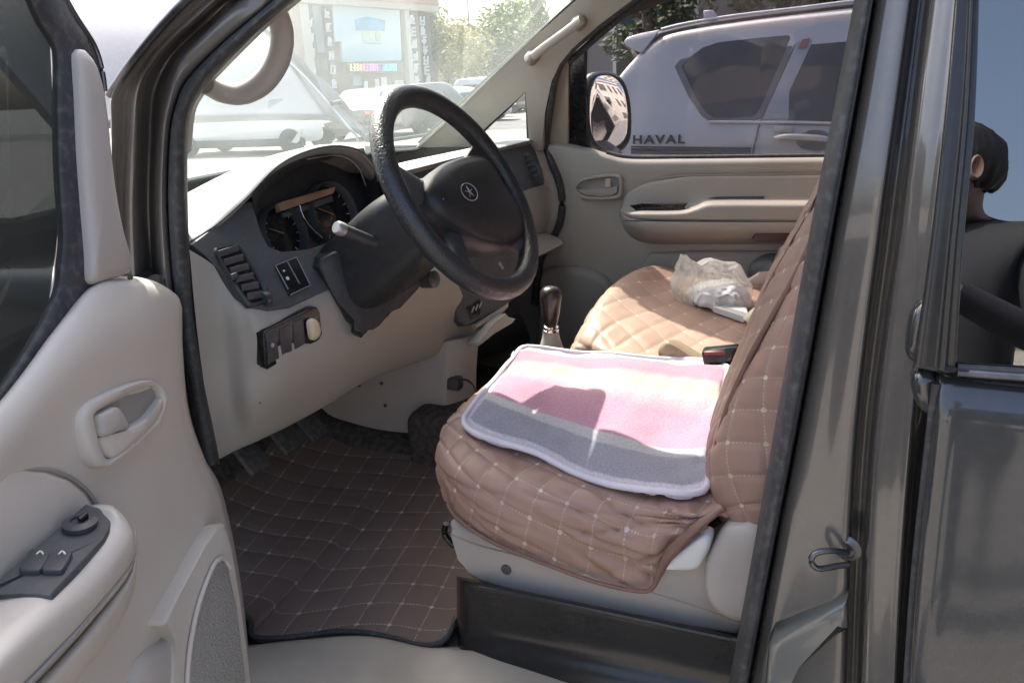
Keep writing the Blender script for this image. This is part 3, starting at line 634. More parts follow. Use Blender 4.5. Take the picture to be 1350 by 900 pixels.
# air vent: frame, well and slats
vo = [FQ(x, y, .006) for x, y in ((284, 331), (289, 325), (312, 320), (322, 326), (340, 358), (356, 386), (354, 396), (335, 403), (325, 398), (303, 366))]
vi = [FQ(x, y, .006) for x, y in ((288, 332), (292, 328), (311, 324), (319, 329), (337, 360), (351, 387), (350, 393), (335, 398), (328, 394), (307, 364))]
vent = ringplate('air_vent', vo, vi, M['dark'], dash, 40, .012, .003)
plate('vent_well', [p-FN*.004 for p in vi], M['black'], vent, .002, 0, smooth_out=40)
for k in range(6):
    f = k/5.0
    a = FQ(289+38*f, 335+56*f, .008); b = FQ(315+33*f, 326.5+61*f, .008)
    d = (b-a).normalized(); up_ = FN.cross(d)
    tilt = (up_*.8+FN*.45).normalized()*.0055
    plate('vent_slat', [a-tilt, b-tilt, b+tilt, a+tilt], M['dark_soft'], vent, .002, .0006)
plate('vent_tab', [FQ(x, y, .014) for x, y in ((304, 361), (312, 358), (316, 365), (308, 369))], M['dark'], vent, .008, .002)
wh = lathe('vent_wheel', [(.003, -.006), (.013, -.006), (.0135, 0), (.013, .006), (.003, .006)], FQ(349, 394, .002), (FQ(360, 390)-FQ(340, 398)), M['dark'], dash, 18)
# headlamp leveller plate beside it
lvl = plate('switch_plate', [FQ(x, y, .004) for x, y in ((363, 350), (391, 339), (409, 375), (406, 379), (382, 389))], M['black'], dash, .01, .002)
for pts in (((363, 350), (391, 339)), ((391, 339), (409, 375)), ((409, 376), (383, 388.5)), ((379, 345), (395, 374)), ((363.5, 351), (380, 381))):
    tube('switch_outline', [FQ(x, y, .0045) for x, y in pts], .0009, M['silver_plastic'], lvl, 6, 6)
for (x, y), r in (((374, 357), .002), ((379, 367), .0035)):
    lathe('switch_mark', [(r, 0), (r, .001), (r*.5, .0014)], FQ(x, y, .0045), FN, M['white_plastic'], lvl, 10)

# cluster: visor walls, face, gauges
face_px = [(338, 300), (343, 268), (368, 236), (400, 218), (440, 211), (464, 217), (474, 235), (480, 258), (484, 300)]
lipc = [(332, 255), (345, 243), (368, 219), (400, 203), (440, 196), (470, 202), (488, 218), (496, 232), (500, 262)]
lp_ = [P(x, y, Y=Yv) for (x, y), Yv in zip(lipc, (.155, .18, .225, .30, .40, .49, .56, .60, .60))]
fp_ = [P(x, y, X=-1.085) for x, y in face_px]
loft('cluster_visor', [lp_, [a.lerp(b, .3)+V((0, 0, .003)) for a, b in zip(lp_, fp_)], [a.lerp(b, .65)+V((0, 0, .003)) for a, b in zip(lp_, fp_)], fp_], M['dark_soft'], dash, 50, 14, face_cam=True)
tube('visor_trim', [P(x, y, Y=Yv) for (x, y), Yv in zip(((405, 210), (440, 205), (460, 210), (474, 224), (482, 245)), (.32, .42, .48, .53, .57))], .0012, M['silver_plastic'], dash, 30, 6)
cn = V((1, 0, .25)).normalized(); cp = P(410, 280, X=-1.06)
def CF(x, y, off=0): return PL(x, y, cp+cn*off, cn)
clus = plate('instrument_cluster', [CF(x, y, -.012) for x, y in ((325, 250), (370, 205), (480, 195), (500, 250), (500, 345), (345, 345))], M['dark'], dash, .01, .002)
def gauge(c, rx, ry, name):
    p = CF(*c, .0); a = CF(c[0]+rx, c[1], 0)-p; b = CF(c[0], c[1]-ry, 0)-p
    ex = V((0, 1, 0)); r = .5*(abs(a.length)+abs(b.length))
    g = lathe(name, [(r, -.012), (r, .012), (r*.96, .016), (r*.90, .010), (r*.86, -.006)], p, cn, M['dark_soft'], clus, 36)
    lathe('gauge_dial', [(r*.85, -.003), (r*.3, -.002), (r*.1, .004)], p, cn, M['black'], g, 30)
    e2 = cn.cross(ex)
    for k in range(12):
        an = math.radians(-40+k*23.6); d = ex*math.cos(an)+(-e2)*math.sin(an)
        tube('gauge_mark', [p+d*r*.68, p+d*r*.8], .0008, M['white_plastic'], g, 3, 5)
    an = math.radians(205); d = ex*math.cos(an)+(-e2)*math.sin(an)
    tube('gauge_needle', [p+cn*.004, p+d*r*.66+cn*.004], [.0016, .0006], M['tan'], g, 4, 6)
    return g, p, r
gauge((372, 308), 30, 34, 'gauge'); g2, gp, gr = gauge((438, 283), 33, 34, 'gauge')
tube('gauge_rim_arc', [CF(x, y, .018) for x, y in ((395, 270), (399, 283), (408, 298), (424, 313))], .0016, M['chrome'], clus, 20, 8)
plate('cluster_strip', [CF(x, y, .022) for x, y in ((367, 268), (372, 266), (442, 245.5), (443, 247), (440, 255), (370, 279))], M['tan'], clus, .012, .002)
plate('cluster_display', [CF(x, y, .004) for x, y in ((372, 281), (438, 257), (440, 265), (375, 287))], pbr('grey_display', (.10, .11, .11), .3), clus, .006, .001)
tube('cluster_trim', [CF(x, y, .02) for x, y in ((363, 333), (385, 334), (415, 326), (447, 314))], .0012, M['chrome'], clus, 20, 6)
# switch block with plug
sq1, sq2, sq3 = P(350, 435, X=-.880), P(425, 405, X=-.872), P(352, 487, X=-.888)
SN = (sq2-sq1).cross(sq3-sq1).normalized()
if SN.dot(CAM-sq1) < 0: SN = -SN
def SQ(x, y, off=0): return PL(x, y, sq1+SN*off, SN)
swb = plate('switch_block', [SQ(x, y, .003) for x, y in ((347, 441), (351, 436), (412, 406), (418, 405), (422, 412), (425, 440), (421, 448), (353, 487), (350, 483))], M['black'], dash, .02, .002)
for k in range(4):
    a = [SQ(x, y, .005) for x, y in ((351.5+17.5*k, 442-8.6*k), (365+17.5*k, 435.3-8.6*k), (368.5+17.2*k, 472-9.5*k), (354.5+17.2*k, 480-9.5*k))]
    if k < 3: plate('switch', a, M['dark'], swb, .008, .0015)
dome('switch_plug', [SQ(x, y, .006) for x, y in ((404, 424), (410, 419), (416, 422), (419, 433), (418, 442), (412, 448), (407, 446), (405, 436))], SN, [(1, 0), (.95, .006), (.8, .010), (.4, .012)], pbr('cream_plug', (.62, .52, .36), .5), swb, 24)
lathe('switch_mark', [(.004, 0), (.004, .0015), (.002, .002)], SQ(359, 455, .006), SN, M['silver_plastic'], swb, 10)

# centre stack, ashtray drawer, tunnel console
csn = V((.85, -.52, .25)).normalized(); csp = P(620, 390, X=-.845)
def CS(x, y, off=0): return PL(x, y, csp+csn*off, csn)
cst = plate('centre_stack', [CS(x, y) for x, y in ((584, 352), (597, 340), (690, 290), (712, 330), (690, 385), (668, 402), (625, 427), (614, 430), (605, 424))], M['dark_soft'], dash, .08, .008)
plate('stack_panel', [CS(x, y, .004) for x, y in ((615, 405), (632, 394), (636, 400), (633, 415), (621, 421))], M['black'], cst, .01, .003)
for k in range(3): tube('stack_button', [CS(622+5*k, 412-3*k, .006), CS(625+5*k, 404-3*k, .006)], .002, M['silver_plastic'], cst, 4, 6)
plate('stack_trim', [CS(x, y, .003) for x, y in ((627, 427), (667, 403), (670, 398), (671, 404), (664, 412), (630, 432))], M['beige'], cst, .03, .003)
dome('ashtray_drawer', [CS(x, y, .03) for x, y in ((640, 436), (650, 424), (666, 413), (671, 418), (679, 420), (676, 425), (650, 440), (630, 456), (628, 452))], csn, [(1, -.05), (1, 0), (.9, .006), (.5, .004)], M['beige'], dash, 30, smooth=False)
loft('lower_stack', [[P(632, 430, X=-.87), P(650, 425, X=-.88), P(675, 405, X=-.88)], [P(636, 446, X=-.90), P(652, 440, X=-.92), P(690, 420, X=-.92)], [P(610, 470, X=-.99), P(640, 470, X=-1.0), P(700, 450, X=-1.0)]], M['dark'], dash, 16, 12)
cyf, zb = .68, .50
tc0 = [P(x, y, Y=cyf) for x, y in ((410, 520), (432, 545), (460, 556), (500, 566), (545, 571), (582, 572))]
tc1 = [P(x, y, Y=cyf) for x, y in ((420, 490), (440, 500), (470, 500), (510, 500), (550, 498), (585, 492))]
tc2 = [P(x, y, Y=cyf) for x, y in ((430, 465), (445, 465), (475, 465), (515, 465), (555, 460), (590, 450))]
tun = loft('tunnel_console', [tc0, tc1, tc2], M['grey_trim'], dash, 30, 16, thick=.02)
r_a = [P(582, 572, Y=cyf), P(585, 492, Y=cyf), P(590, 450, Y=cyf)]
r_b = [P(628, 562, Y=cyf+.10), P(628, 490, Y=cyf+.10), P(632, 440, Y=cyf+.10)]
loft('console_end', [r_a, [a.lerp(b, .1)+V((.008, 0, 0)) for a, b in zip(r_a, r_b)], [a.lerp(b, .5)+V((.01, 0, 0)) for a, b in zip(r_a, r_b)], r_b], M['grey_trim'], tun, 12, 14, thick=.01)
for x, y in ((503, 505), (508, 534)): lathe('console_screw', [(.005, 0), (.005, .002), (.002, .0025)], P(x, y, Y=cyf-.001), (0, -1, 0), M['dark'], tun, 10)
plate('console_gap', [P(x, y, Y=cyf-.002) for x, y in ((447, 508), (475, 488), (475, 510))], M['dark'], tun, .004, .0005)
box('socket', P(590, 503, Y=cyf+.02)+V((.02, 0, 0)), (.04, .03, .035), M['dark'], tun, bevel=.006)
tube('socket_cable', [P(598, 505, Y=.70), P(612, 500, Y=.69), P(624, 508, Y=.68), P(632, 530, Y=.68)], .003, M['dark'], tun, 14, 6)

# passenger half of the dash
DPX = lambda x, y, Yv: P(x, y, Y=Yv)
loft('passenger_fascia', [[DPX(510, 234, .66), DPX(600, 214, .95), DPX(660, 200, 1.2), DPX(700, 190, 1.40)],
      [DPX(530, 262, .68), DPX(610, 240, .95), DPX(668, 225, 1.2), DPX(712, 215, 1.405)], [DPX(550, 300, .70), DPX(630, 275, .95), DPX(685, 255, 1.2), DPX(717, 243, 1.41)]], M['dark_soft'], dash, 30, 16)
fb = loft('glovebox_fascia', [[DPX(560, 300, .70), DPX(640, 274, .95), DPX(690, 252, 1.2), DPX(716, 243, 1.40), DPX(728, 232, 1.425)],
      [DPX(580, 330, .72), DPX(650, 300, .95), DPX(696, 280, 1.2), DPX(722, 268, 1.40), DPX(737, 262, 1.425)],
      [DPX(600, 355, .74), DPX(655, 325, .95), DPX(700, 305, 1.2), DPX(718, 300, 1.40), DPX(733, 294, 1.425)],
      [DPX(610, 375, .75), DPX(650, 350, .95), DPX(690, 330, 1.2), DPX(708, 325, 1.38), DPX(718, 322, 1.42)]], M['beige'], dash, 30, 24)
loft('fascia_end', [[DPX(700, 186, 1.40), DPX(708, 186, 1.42), DPX(715, 190, 1.43)], [DPX(706, 200, 1.40), DPX(714, 205, 1.42), DPX(722, 215, 1.43)], [DPX(714, 225, 1.40), DPX(724, 228, 1.42), DPX(732, 240, 1.43)], [DPX(717, 244, 1.40), DPX(727, 250, 1.42), DPX(737, 265, 1.43)]], M['beige'], dash, 12, 16)
pv = plate('air_vent', [DPX(x, y, 1.33) for x, y in ((664, 209), (694, 200), (712, 222), (716, 240), (690, 255), (678, 240))], M['dark'], dash, .012, .004)
for k in range(5): tube('vent_slat', [DPX(686+4*k, 207+6.5*k, 1.325), DPX(698+3*k, 203+7*k, 1.325)], .0035, M['dark_soft'], pv, 4, 6)
loft('glovebox_lid', [[P(680, 352, Y=.98), P(705, 340, Y=1.15), P(743, 321, Y=1.36)], [P(676, 344, Y=1.0), P(703, 327, Y=1.17), P(735, 313, Y=1.38)], [P(672, 336, Y=1.02), P(700, 312, Y=1.2), P(712, 305, Y=1.40)]], M['beige'], dash, 20, 12, thick=.018)

# footwell ends: far kick panel, dark underside of the dash, near kick panel
loft('kick_panel', [[(-.84, 1.445, z) for z in (.34, .6, .8, 1.0, 1.22)], [(-1.1, 1.45, z) for z in (.34, .6, .8, 1.0, 1.22)], [(-1.62, 1.45, z) for z in (.34, .6, .8, 1.0, 1.22)]], M['beige_dark'], van, 10, 10, thick=.02, face_cam=True)
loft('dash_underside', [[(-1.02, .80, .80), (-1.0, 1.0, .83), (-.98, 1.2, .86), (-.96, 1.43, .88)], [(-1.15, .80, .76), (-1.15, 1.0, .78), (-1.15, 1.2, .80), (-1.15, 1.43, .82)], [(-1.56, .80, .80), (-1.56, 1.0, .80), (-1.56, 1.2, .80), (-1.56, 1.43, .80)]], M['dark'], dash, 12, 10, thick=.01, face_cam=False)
# pedals
for x, y, Yv in ((330, 600, .20), (375, 575, .30), (410, 560, .38)):
    c = P(x, y, Y=Yv)
    box('pedal', c, (.016, .055, .08), M['rubber'], van, Matrix.Rotation(math.radians(-40), 3, 'Y'), .006)
    tube('pedal_arm', [c+V((-.02, 0, 0)), c+V((-.10, 0, .10)), c+V((-.12, 0, .28))], .008, M['dark'], van, 8, 8)

# ================================================================== STEERING WHEEL AND COLUMN
WC = P(609, 253, Y=.36); WT = math.radians(30)
WN = V((math.cos(WT), 0, math.sin(WT))); W1 = V((0, 1, 0)); W2 = V((-math.sin(WT), 0, math.cos(WT)))
RW, rw = .194, .0195
vs, fs = [], []; NA, NB = 96, 18
for i in range(NA):
    a = 2*math.pi*i/NA; d = W1*math.cos(a)+W2*math.sin(a)
    grip = 1.0+.06*max(0, math.cos(2*(a-math.radians(100))))
    for j in range(NB):
        b = 2*math.pi*j/NB; vs.append(WC+d*(RW+rw*grip*math.cos(b))+WN*rw*grip*math.sin(b))
for i in range(NA):
    for j in range(NB): fs.append((i*NB+j, ((i+1) % NA)*NB+j, ((i+1) % NA)*NB+(j+1) % NB, i*NB+(j+1) % NB))
wheel = mesh('steering_wheel', vs, fs, M['leather'], van, True, 80, recalc=True)
wl_ = lambda x, y, off=0: PL(x, y, WC+WN*off, WN)
# padded hub
hub_px = ((549, 262), (556, 240), (572, 224), (596, 215), (620, 213), (634, 224), (648, 248), (662, 268), (676, 292), (680, 316), (668, 330), (648, 333), (625, 328), (604, 318), (582, 304), (560, 286))
hub = dome('wheel_hub', [wl_(x, y, -.03) for x, y in hub_px], WN, [(.9, -.04), (1, -.01), (1, .014), (.97, .026), (.90, .036), (.75, .043), (.4, .048), (.1, .049)], M['dark_deep'], wheel, 60)
# emblem: oval ring with a slanted star stroke
ec = wl_(619, 253, .021)
ering = []
for k in range(28):
    a = 2*math.pi*k/28; ering.append(ec+W1*.026*math.cos(a)+W2*.017*math.sin(a))
emb = tube('emblem_ring', ering, .0010, M['silver_plastic'], hub, 40, 8, closed=True)
for k in range(5):
    a = math.radians(90+72*k); d = W1*math.cos(a)*1.15+W2*math.sin(a)
    tube('emblem_ray', [ec+WN*.0005, ec+d*.0125], [.0018, .0004], M['silver_plastic'], hub, 4, 6)
# spokes
def spoke(a0, r0, w0, w1, mat):
    a = math.radians(a0); d = W1*math.cos(a)+W2*math.sin(a); t = -W1*math.sin(a)+W2*math.cos(a)
    rr = []
    for f in (0, .3, .7, 1):
        c = WC+d*(r0+(RW-.004-r0)*f)+WN*(-.026+.024*f); wd = w0+(w1-w0)*f
        rr.append([c-t*wd-WN*.012, c-t*wd, c-t*wd*.7+WN*.006, c+WN*.008, c+t*wd*.7+WN*.006, c+t*wd, c+t*wd-WN*.012])
    return loft('spoke', rr, mat, wheel, 18, 12, thick=.004)
brn = pbr('brown_black_spoke', (.05, .038, .034), .35, .2, 20)
spoke(18, .075, .026, .034, brn); spoke(162, .075, .026, .034, M['dark_soft'])
spoke(-48, .075, .016, .020, M['dark']); spoke(-132, .075, .016, .020, M['dark'])
for x, y in ((635, 210), (668, 276), (658, 346), (583, 262)): 
    tube('spoke_accent', [wl_(x, y, .006), wl_(x+5, y+8, .004)], .0028, M['silver_plastic'], wheel, 6, 6)
# column shroud
def csec(s, hw, hu, hd):
    c = WC-WN*s
    prof = [(-1, 0), (-.94, .7), (-.6, 1), (0, 1.06), (.6, 1), (.94, .7), (1, 0), (.94, -.7), (.6, -1), (0, -1.05), (-.6, -1), (-.94, -.7), (-1, 0)]
    return [c+W1*hw*a+W2*((hu if b > 0 else hd)*b) for a, b in prof]
shroud = loft('column_shroud', [csec(.055, .05, .045, .05), csec(.06, .066, .058, .065), csec(.10, .078, .066, .075), csec(.16, .084, .068, .085), csec(.24, .088, .06, .095), csec(.34, .09, .05, .10)], M['dark_deep'], van, 60, 24, face_cam=False, flip=False)
# dark knee cover hanging below the column
kn = (V((.80, -.48, .10))).normalized(); kp = P(490, 375, X=-.835)
KP = lambda x, y, off=0: PL(x, y, kp+kn*off, kn)
plate('knee_cover', [KP(x, y) for x, y in ((418, 352), (424, 340), (440, 332), (492, 318), (545, 335), (560, 352), (563, 368), (552, 380), (524, 402), (513, 418), (498, 424), (487, 431), (486, 438), (478, 446), (472, 441), (473, 432), (462, 425), (446, 400), (432, 375))], M['dark_deep'], shroud, .10, .014)
# stalks
sA, sB = P(452, 303, Y=.215), P(500, 322, Y=.29)
stk = tube('stalk', [sB+V((-.03, .04, -.01)), sB, sA.lerp(sB, .4), sA], [.008, .0095, .011, .0115], M['dark'], van, 20, 14)
lathe('stalk_knob', [(.004, -.004), (.0105, -.003), (.0125, 0), (.0125, .012), (.010, .016)], sA, (sA-sB), M['silver_plastic'], stk, 20)
tube('stalk_trim', [sA+V((0, 0, .0115)), sA.lerp(sB, .5)+V((0, 0, .0112)), sB+V((0, 0, .010))], .0022, M['chrome'], stk, 8, 6)
tube('stalk', [WC-WN*.09+W1*.07, WC-WN*.075+W1*.15, WC-WN*.06+W1*.19], [.009, .009, .011], M['dark'], van, 12, 10)
k0 = P(573, 368, Y=.42)
lathe('ignition_barrel', [(.018, -.03), (.018, .0), (.012, .004), (.004, .005)], k0, (.8, -.1, .1), M['dark'], shroud, 16)
lathe('key_head', [(.0035, 0), (.0035, .004)], P(595, 368, Y=.40), (.7, -.6, .3), M['chrome'], shroud, 10)

# ================================================================== GEAR LEVER
gb = P(727, 470, Y=.70)
gl = lathe('gear_lever', [(.05, -.03), (.036, .0), (.0215, .045), (.019, .06), (.0195, .064), (.014, .066)], gb, (0, 0, 1), M['grey_trim'], van, 24)
lathe('lever_collar', [(.0135, 0), (.0195, .001), (.0195, .005), (.0155, .007), (.0185, .010), (.0185, .014), (.014, .017)], gb+V((0, 0, .064)), (0, 0, 1), M['chrome'], gl, 24)
lathe('knob', [(.0125, 0), (.0165, .006), (.0205, .025), (.0235, .050), (.0255, .066), (.0245, .080), (.019, .089), (.010, .093), (.003, .0935)], gb+V((0, 0, .080)), (.03, 0, 1), pbr('dark_gloss_knob', (.03, .024, .022), .28, .1, 8, coat=.15), gl, 28)
tube('shift_pattern', [gb+V((.004, -.004, .1735)), gb+V((.012, -.004, .1715)), gb+V((.008, -.002, .1725)), gb+V((.008, .006, .172))], .0008, M['white_plastic'], gl, 8, 5)
box('tunnel', V((-.62, .72, .53)), (.75, .24, .19), M['carpet'], van, bevel=.04, seg=4)

# ================================================================== SEATS
qd = quilt_disp(Q_CELL, Q_ANG, .0042)
def wr(p, s, a): return a*noise.noise(V((p.x*s, p.y*s*1.3, p.z*s)))
base_px = [(640, 705), (600, 690), (590, 692), (594, 704), (604, 738), (613, 758), (630, 769), (700, 783), (850, 816), (976, 842), (992, 780), (1004, 700), (960, 700), (900, 735), (850, 745), (760, 735)]
seat = plate('seat', [P(x, y, Y=.130) for x, y in base_px], M['grey_trim'], van, .04, .014, normal=(0, -1, 0), seg=4)
tube('base_seam', [P(x, y, Y=.1135) for x, y in ((594, 704), (630, 718), (680, 731), (760, 752), (853, 779), (920, 800), (982, 824))], .0016, M['beige_dark'], seat, 30, 6)
lathe('hole_shade_disc', [(.0095, -.002), (.0095, .0), (.008, .0005), (.003, .0005)], P(667, 751, Y=.1275), (0, -1, 0), M['dark_soft'], seat, 20)  # dark disc paints the shade inside a recessed hole
S1 = [(590, 664, .14), (580, 630, .140), (576, 603, .150), (580, 578, .18), (593, 552, .245), (620, 525, .33), (655, 498, .43), (690, 470, .55), (706, 472, .62)]
S2 = [(604, 684, .125), (600, 655, .115), (600, 625, .120), (612, 598, .15), (634, 573, .205), (662, 545, .285), (694, 513, .385), (722, 482, .51), (742, 470, .62)]
S3 = [(655, 716, .112), (650, 685, .100), (650, 650, .105), (662, 622, .135), (688, 595, .195), (716, 563, .28), (745, 525, .39), (765, 488, .52), (778, 472, .62)]
S4 = [(745, 752, .110), (740, 712, .098), (740, 672, .103), (748, 645, .13), (768, 617, .19), (792, 578, .285), (815, 535, .40), (828, 494, .53), (836, 476, .63)]
S5 = [(848, 779, .108), (836, 732, .094), (832, 690, .100), (838, 662, .125), (850, 635, .185), (868, 590, .29), (884, 543, .41), (894, 500, .54), (898, 482, .63)]
S6 = [(884, 735, .104), (898, 705, .096), (908, 680, .100), (916, 662, .125), (926, 640, .18), (940, 595, .29), (950, 548, .41), (956, 506, .54), (958, 488, .63)]
S7 = [(930, 700, .110), (948, 680, .105), (956, 668, .115), (968, 652, .14), (976, 632, .19), (985, 590, .29), (992, 550, .41), (998, 510, .54), (1000, 492, .63)]
front_ = [V((-.59-.14*(y_-.16), y_, z_)) for y_, z_ in ((.16, .735), (.17, .74), (.2, .74), (.24, .74), (.3, .74), (.36, .74), (.45, .74), (.55, .74), (.6, .74))]
G_ = gridpts([front_, [(P(x, y, Y=Yv)).lerp(f, .25)+V((-.012, 0, 0)) for (x, y, Yv), f in zip(S1, front_)]] + [[P(x, y, Y=Yv) for x, y, Yv in s] for s in (S1, S2, S3, S4, S5, S6, S7)], 110, 110)
def cdisp(u, v, p):
    side = max(0, min(1, (.17-p.y)/.07)); rear = max(0, min(1, (p.x+.42)/.25))
    crease = -.013*side*rear*abs(noise.noise(V(((p.x*3+p.z*9), p.x*5-p.z*6, 3.1))))**.5
    crease += .014*side*rear*noise.noise(V((p.x*26+p.z*34, 7.7, p.z*8)))
    dxr, dzr = p.x+.11, p.z-.80; rr_ = math.hypot(dxr, dzr); ph_ = math.atan2(dzr, dxr)
    rid = 1-abs(noise.noise(V((ph_*5.5, rr_*3, 2.2))))*2.2
    crease += -.011*max(0, rid)**3*max(0, min(1, (.30-rr_)/.12))*max(0, min(1, (rr_-.02)/.05))*max(0, min(1, (.20-p.y)/.06))
    low = max(0, min(1, (.835-p.z)/.05))*(.4+.6*rear)
    fold = -.010*low*max(0, 1-abs(noise.noise(V((p.x*7, p.y*5, p.z*30+p.x*8))))*6)
    return qd(u, v, p)*(1-.45*side*rear)+crease+fold+wr(p, 14, .004)
cush = gridmesh('seat_cushion', G_, M['quilt'], seat, disp=cdisp, angle=70)
# folded hem and hanging corner of the cover
tube('cover_hem', [P(x, y, Y=Yv-.004) for x, y, Yv in ((590, 664, .13), (606, 686, .118), (655, 717, .108), (745, 753, .105), (800, 771, .104), (847, 779, .102), (862, 772, .100), (880, 738, .10), (905, 702, .098), (930, 684, .10), (948, 676, .105))], .0035, M['piping'], seat, 60, 8)
tube('cover_fold', [P(x, y, Y=Yv) for x, y, Yv in ((865, 765, .092), (880, 735, .088), (905, 706, .088), (935, 682, .095), (950, 672, .105))], [.006, .010, .011, .009, .005], M['piping'], seat, 24, 10, flat=.7)
# backrest
qb = quilt_disp(Q_CELL, Q_ANG, .0042)
B = [[(955, 690, .17), (958, 690, .14), (968, 692, .115), (990, 694, .105), (1020, 696, .103), (1060, 698, .103)],
     [(938, 655, .185), (942, 656, .15), (955, 660, .118), (985, 664, .100), (1018, 668, .098), (1065, 672, .098)],
     [(930, 612, .20), (935, 612, .165), (948, 618, .125), (985, 626, .100), (1025, 634, .096), (1075, 642, .096)],
     [(934, 570, .215), (942, 568, .17), (956, 572, .13), (995, 582, .102), (1035, 592, .096), (1085, 602, .096)],
     [(960, 500, .25), (975, 497, .17), (986, 498, .135), (1015, 506, .104), (1055, 516, .096), (1105, 526, .096)],
     [(1000, 403, .29), (1026, 404, .17), (1036, 406, .135), (1055, 410, .106), (1090, 418, .096), (1135, 426, .096)],
     [(1034, 340, .31), (1056, 341, .17), (1064, 342, .135), (1082, 345, .106), (1112, 350, .096), (1155, 356, .096)],
     [(1065, 285, .33), (1086, 286, .17), (1094, 287, .135), (1110, 290, .108), (1138, 295, .098), (1175, 300, .098)],
     [(1100, 215, .35), (1118, 216, .19), (1126, 217, .15), (1140, 219, .12), (1160, 222, .11), (1195, 226, .11)]]
R_ = []
for r in B:
    pts = [P(x, y, Y=Yv) for x, y, Yv in r]; a = pts[0]
    R_.append([V((a.x+.03, .60, a.z)), V((a.x-.004, .52, a.z)), V((a.x-.008, .42, a.z))] + [V((a.x-.004, (a.y+.34)/2, a.z))] + pts)
Gb = gridpts(R_, 100, 110)
back = gridmesh('backrest', Gb, M['quilt'], seat, disp=lambda u, v, p: qb(u, v, p)+wr(p, 9, .003), angle=70, face_cam=False, flip=False)
tube('backrest_piping', [P(x, y, Y=Yv) for x, y, Yv in ((944, 590, .155), (958, 540, .158), (983, 482, .16), (1012, 428, .162), (1047, 366, .163), (1070, 318, .165), (1092, 270, .165))], .0042, M['piping'], back, 40, 8)
# recliner lever on the base
dome('recliner_lever', [P(x, y, Y=.095) for x, y in ((872, 748), (880, 738), (900, 722), (920, 707), (932, 703), (938, 708), (936, 722), (925, 742), (918, 748), (900, 750))], (0, -1, 0), [(1, -.02), (1, -.002), (.93, .005), (.8, .008), (.4, .009)], M['white_plastic'], seat, 40)
dome('hinge_cover', [P(x, y, Y=.105) for x, y in ((930, 742), (950, 702), (965, 692), (1000, 690), (1010, 720), (1005, 800), (970, 815), (935, 790))], (0, -1, 0), [(1, -.02), (1, 0), (.94, .010), (.8, .014), (.4, .015)], M['grey_trim'], seat, 40)
tube('seat_slide_handle', [P(x, y, Y=.19) for x, y in ((600, 720), (592, 712), (586, 702), (588, 690))], .006, M['black'], seat, 16, 8)
# black seat box
bx = []
for Yv, y0, dz in ((.16, -6, 0), (.115, -2, 0), (.105, 4, 0), (.108, 22, 0), (.112, 45, 0), (.105, 68, 0), (.09, 88, 0), (.08, 110, 0)):
    bx.append([P(x, y+y0*(1 if y0 > 0 else 1), Y=Yv+(.05 if k == 0 else .012 if k == 1 else 0)) for k, (x, y) in enumerate(((602, 764), (609, 766), (640, 772), (720, 788), (850, 815), (960, 838), (1010, 848)))])
loft('seat_box', bx, M['black_metal'], van, 40, 30)
tube('seat_box_flange', [P(x, y+3, Y=.100) for x, y in ((632, 771), (720, 788), (850, 815), (962, 839))], .004, M['black_metal'], van, 20, 8)

# passenger seat
PS = [[(778, 520, .80), (776, 470, .77), (776, 445, .79), (782, 417, .86), (800, 388, .97), (825, 364, 1.12), (850, 352, 1.25), (858, 353, 1.33), (862, 365, 1.37)],
      [(800, 520, .76), (806, 470, .74), (816, 455, .78), (832, 430, .86), (850, 405, .97), (870, 381, 1.12), (884, 361, 1.26), (892, 356, 1.34), (898, 370, 1.38)],
      [(870, 530, .76), (876, 484, .74), (886, 470, .78), (900, 447, .86), (915, 422, .97), (930, 396, 1.12), (940, 371, 1.26), (946, 362, 1.34), (952, 376, 1.38)],
      [(950, 540, .76), (955, 496, .74), (962, 482, .78), (970, 460, .86), (980, 434, .97), (990, 406, 1.12), (996, 380, 1.26), (1000, 368, 1.34), (1006, 380, 1.38)],
      [(1030, 550, .76), (1034, 508, .74), (1038, 494, .78), (1042, 470, .86), (1048, 444, .97), (1054, 414, 1.12), (1058, 388, 1.26), (1060, 374, 1.34), (1066, 386, 1.38)]]
PR = [[P(x, y, Y=Yv) for x, y, Yv in r] for r in PS]
PR = [[V((-.575, p.y, .70)) for p in PR[0]], [V((-.60, p.y, p.z*.6+.29)) for p in PR[0]]] + PR
qp = quilt_disp(.062, QP_ANG, .0036, .25)
pseat = gridmesh('seat', gridpts(PR, 110, 110), M['quilt_p'], van, disp=lambda u, v, p: qp(u, v, p)+wr(p, 10, .003), angle=70)
tag(pseat, None)
# its backrest (mostly behind the driver's), with rounded edges
PB = []
for z, X0, y0, y1 in ((.84, -.02, .80, 1.34), (.90, -.03, .77, 1.37), (1.05, .0, .77, 1.37), (1.25, .05, .78, 1.36), (1.42, .10, .82, 1.32), (1.47, .13, .9, 1.24)):
    PB.append([(X0+.12, y0, z), (X0+.02, y0, z), (X0, y0+.06, z), (X0+.01, (y0+y1)/2, z), (X0, y1-.06, z), (X0+.02, y1, z), (X0+.12, y1, z)])
gridmesh('backrest', gridpts(PB, 60, 60), M['quilt_p'], pseat, disp=lambda u, v, p: qp(u, v, p), angle=70)
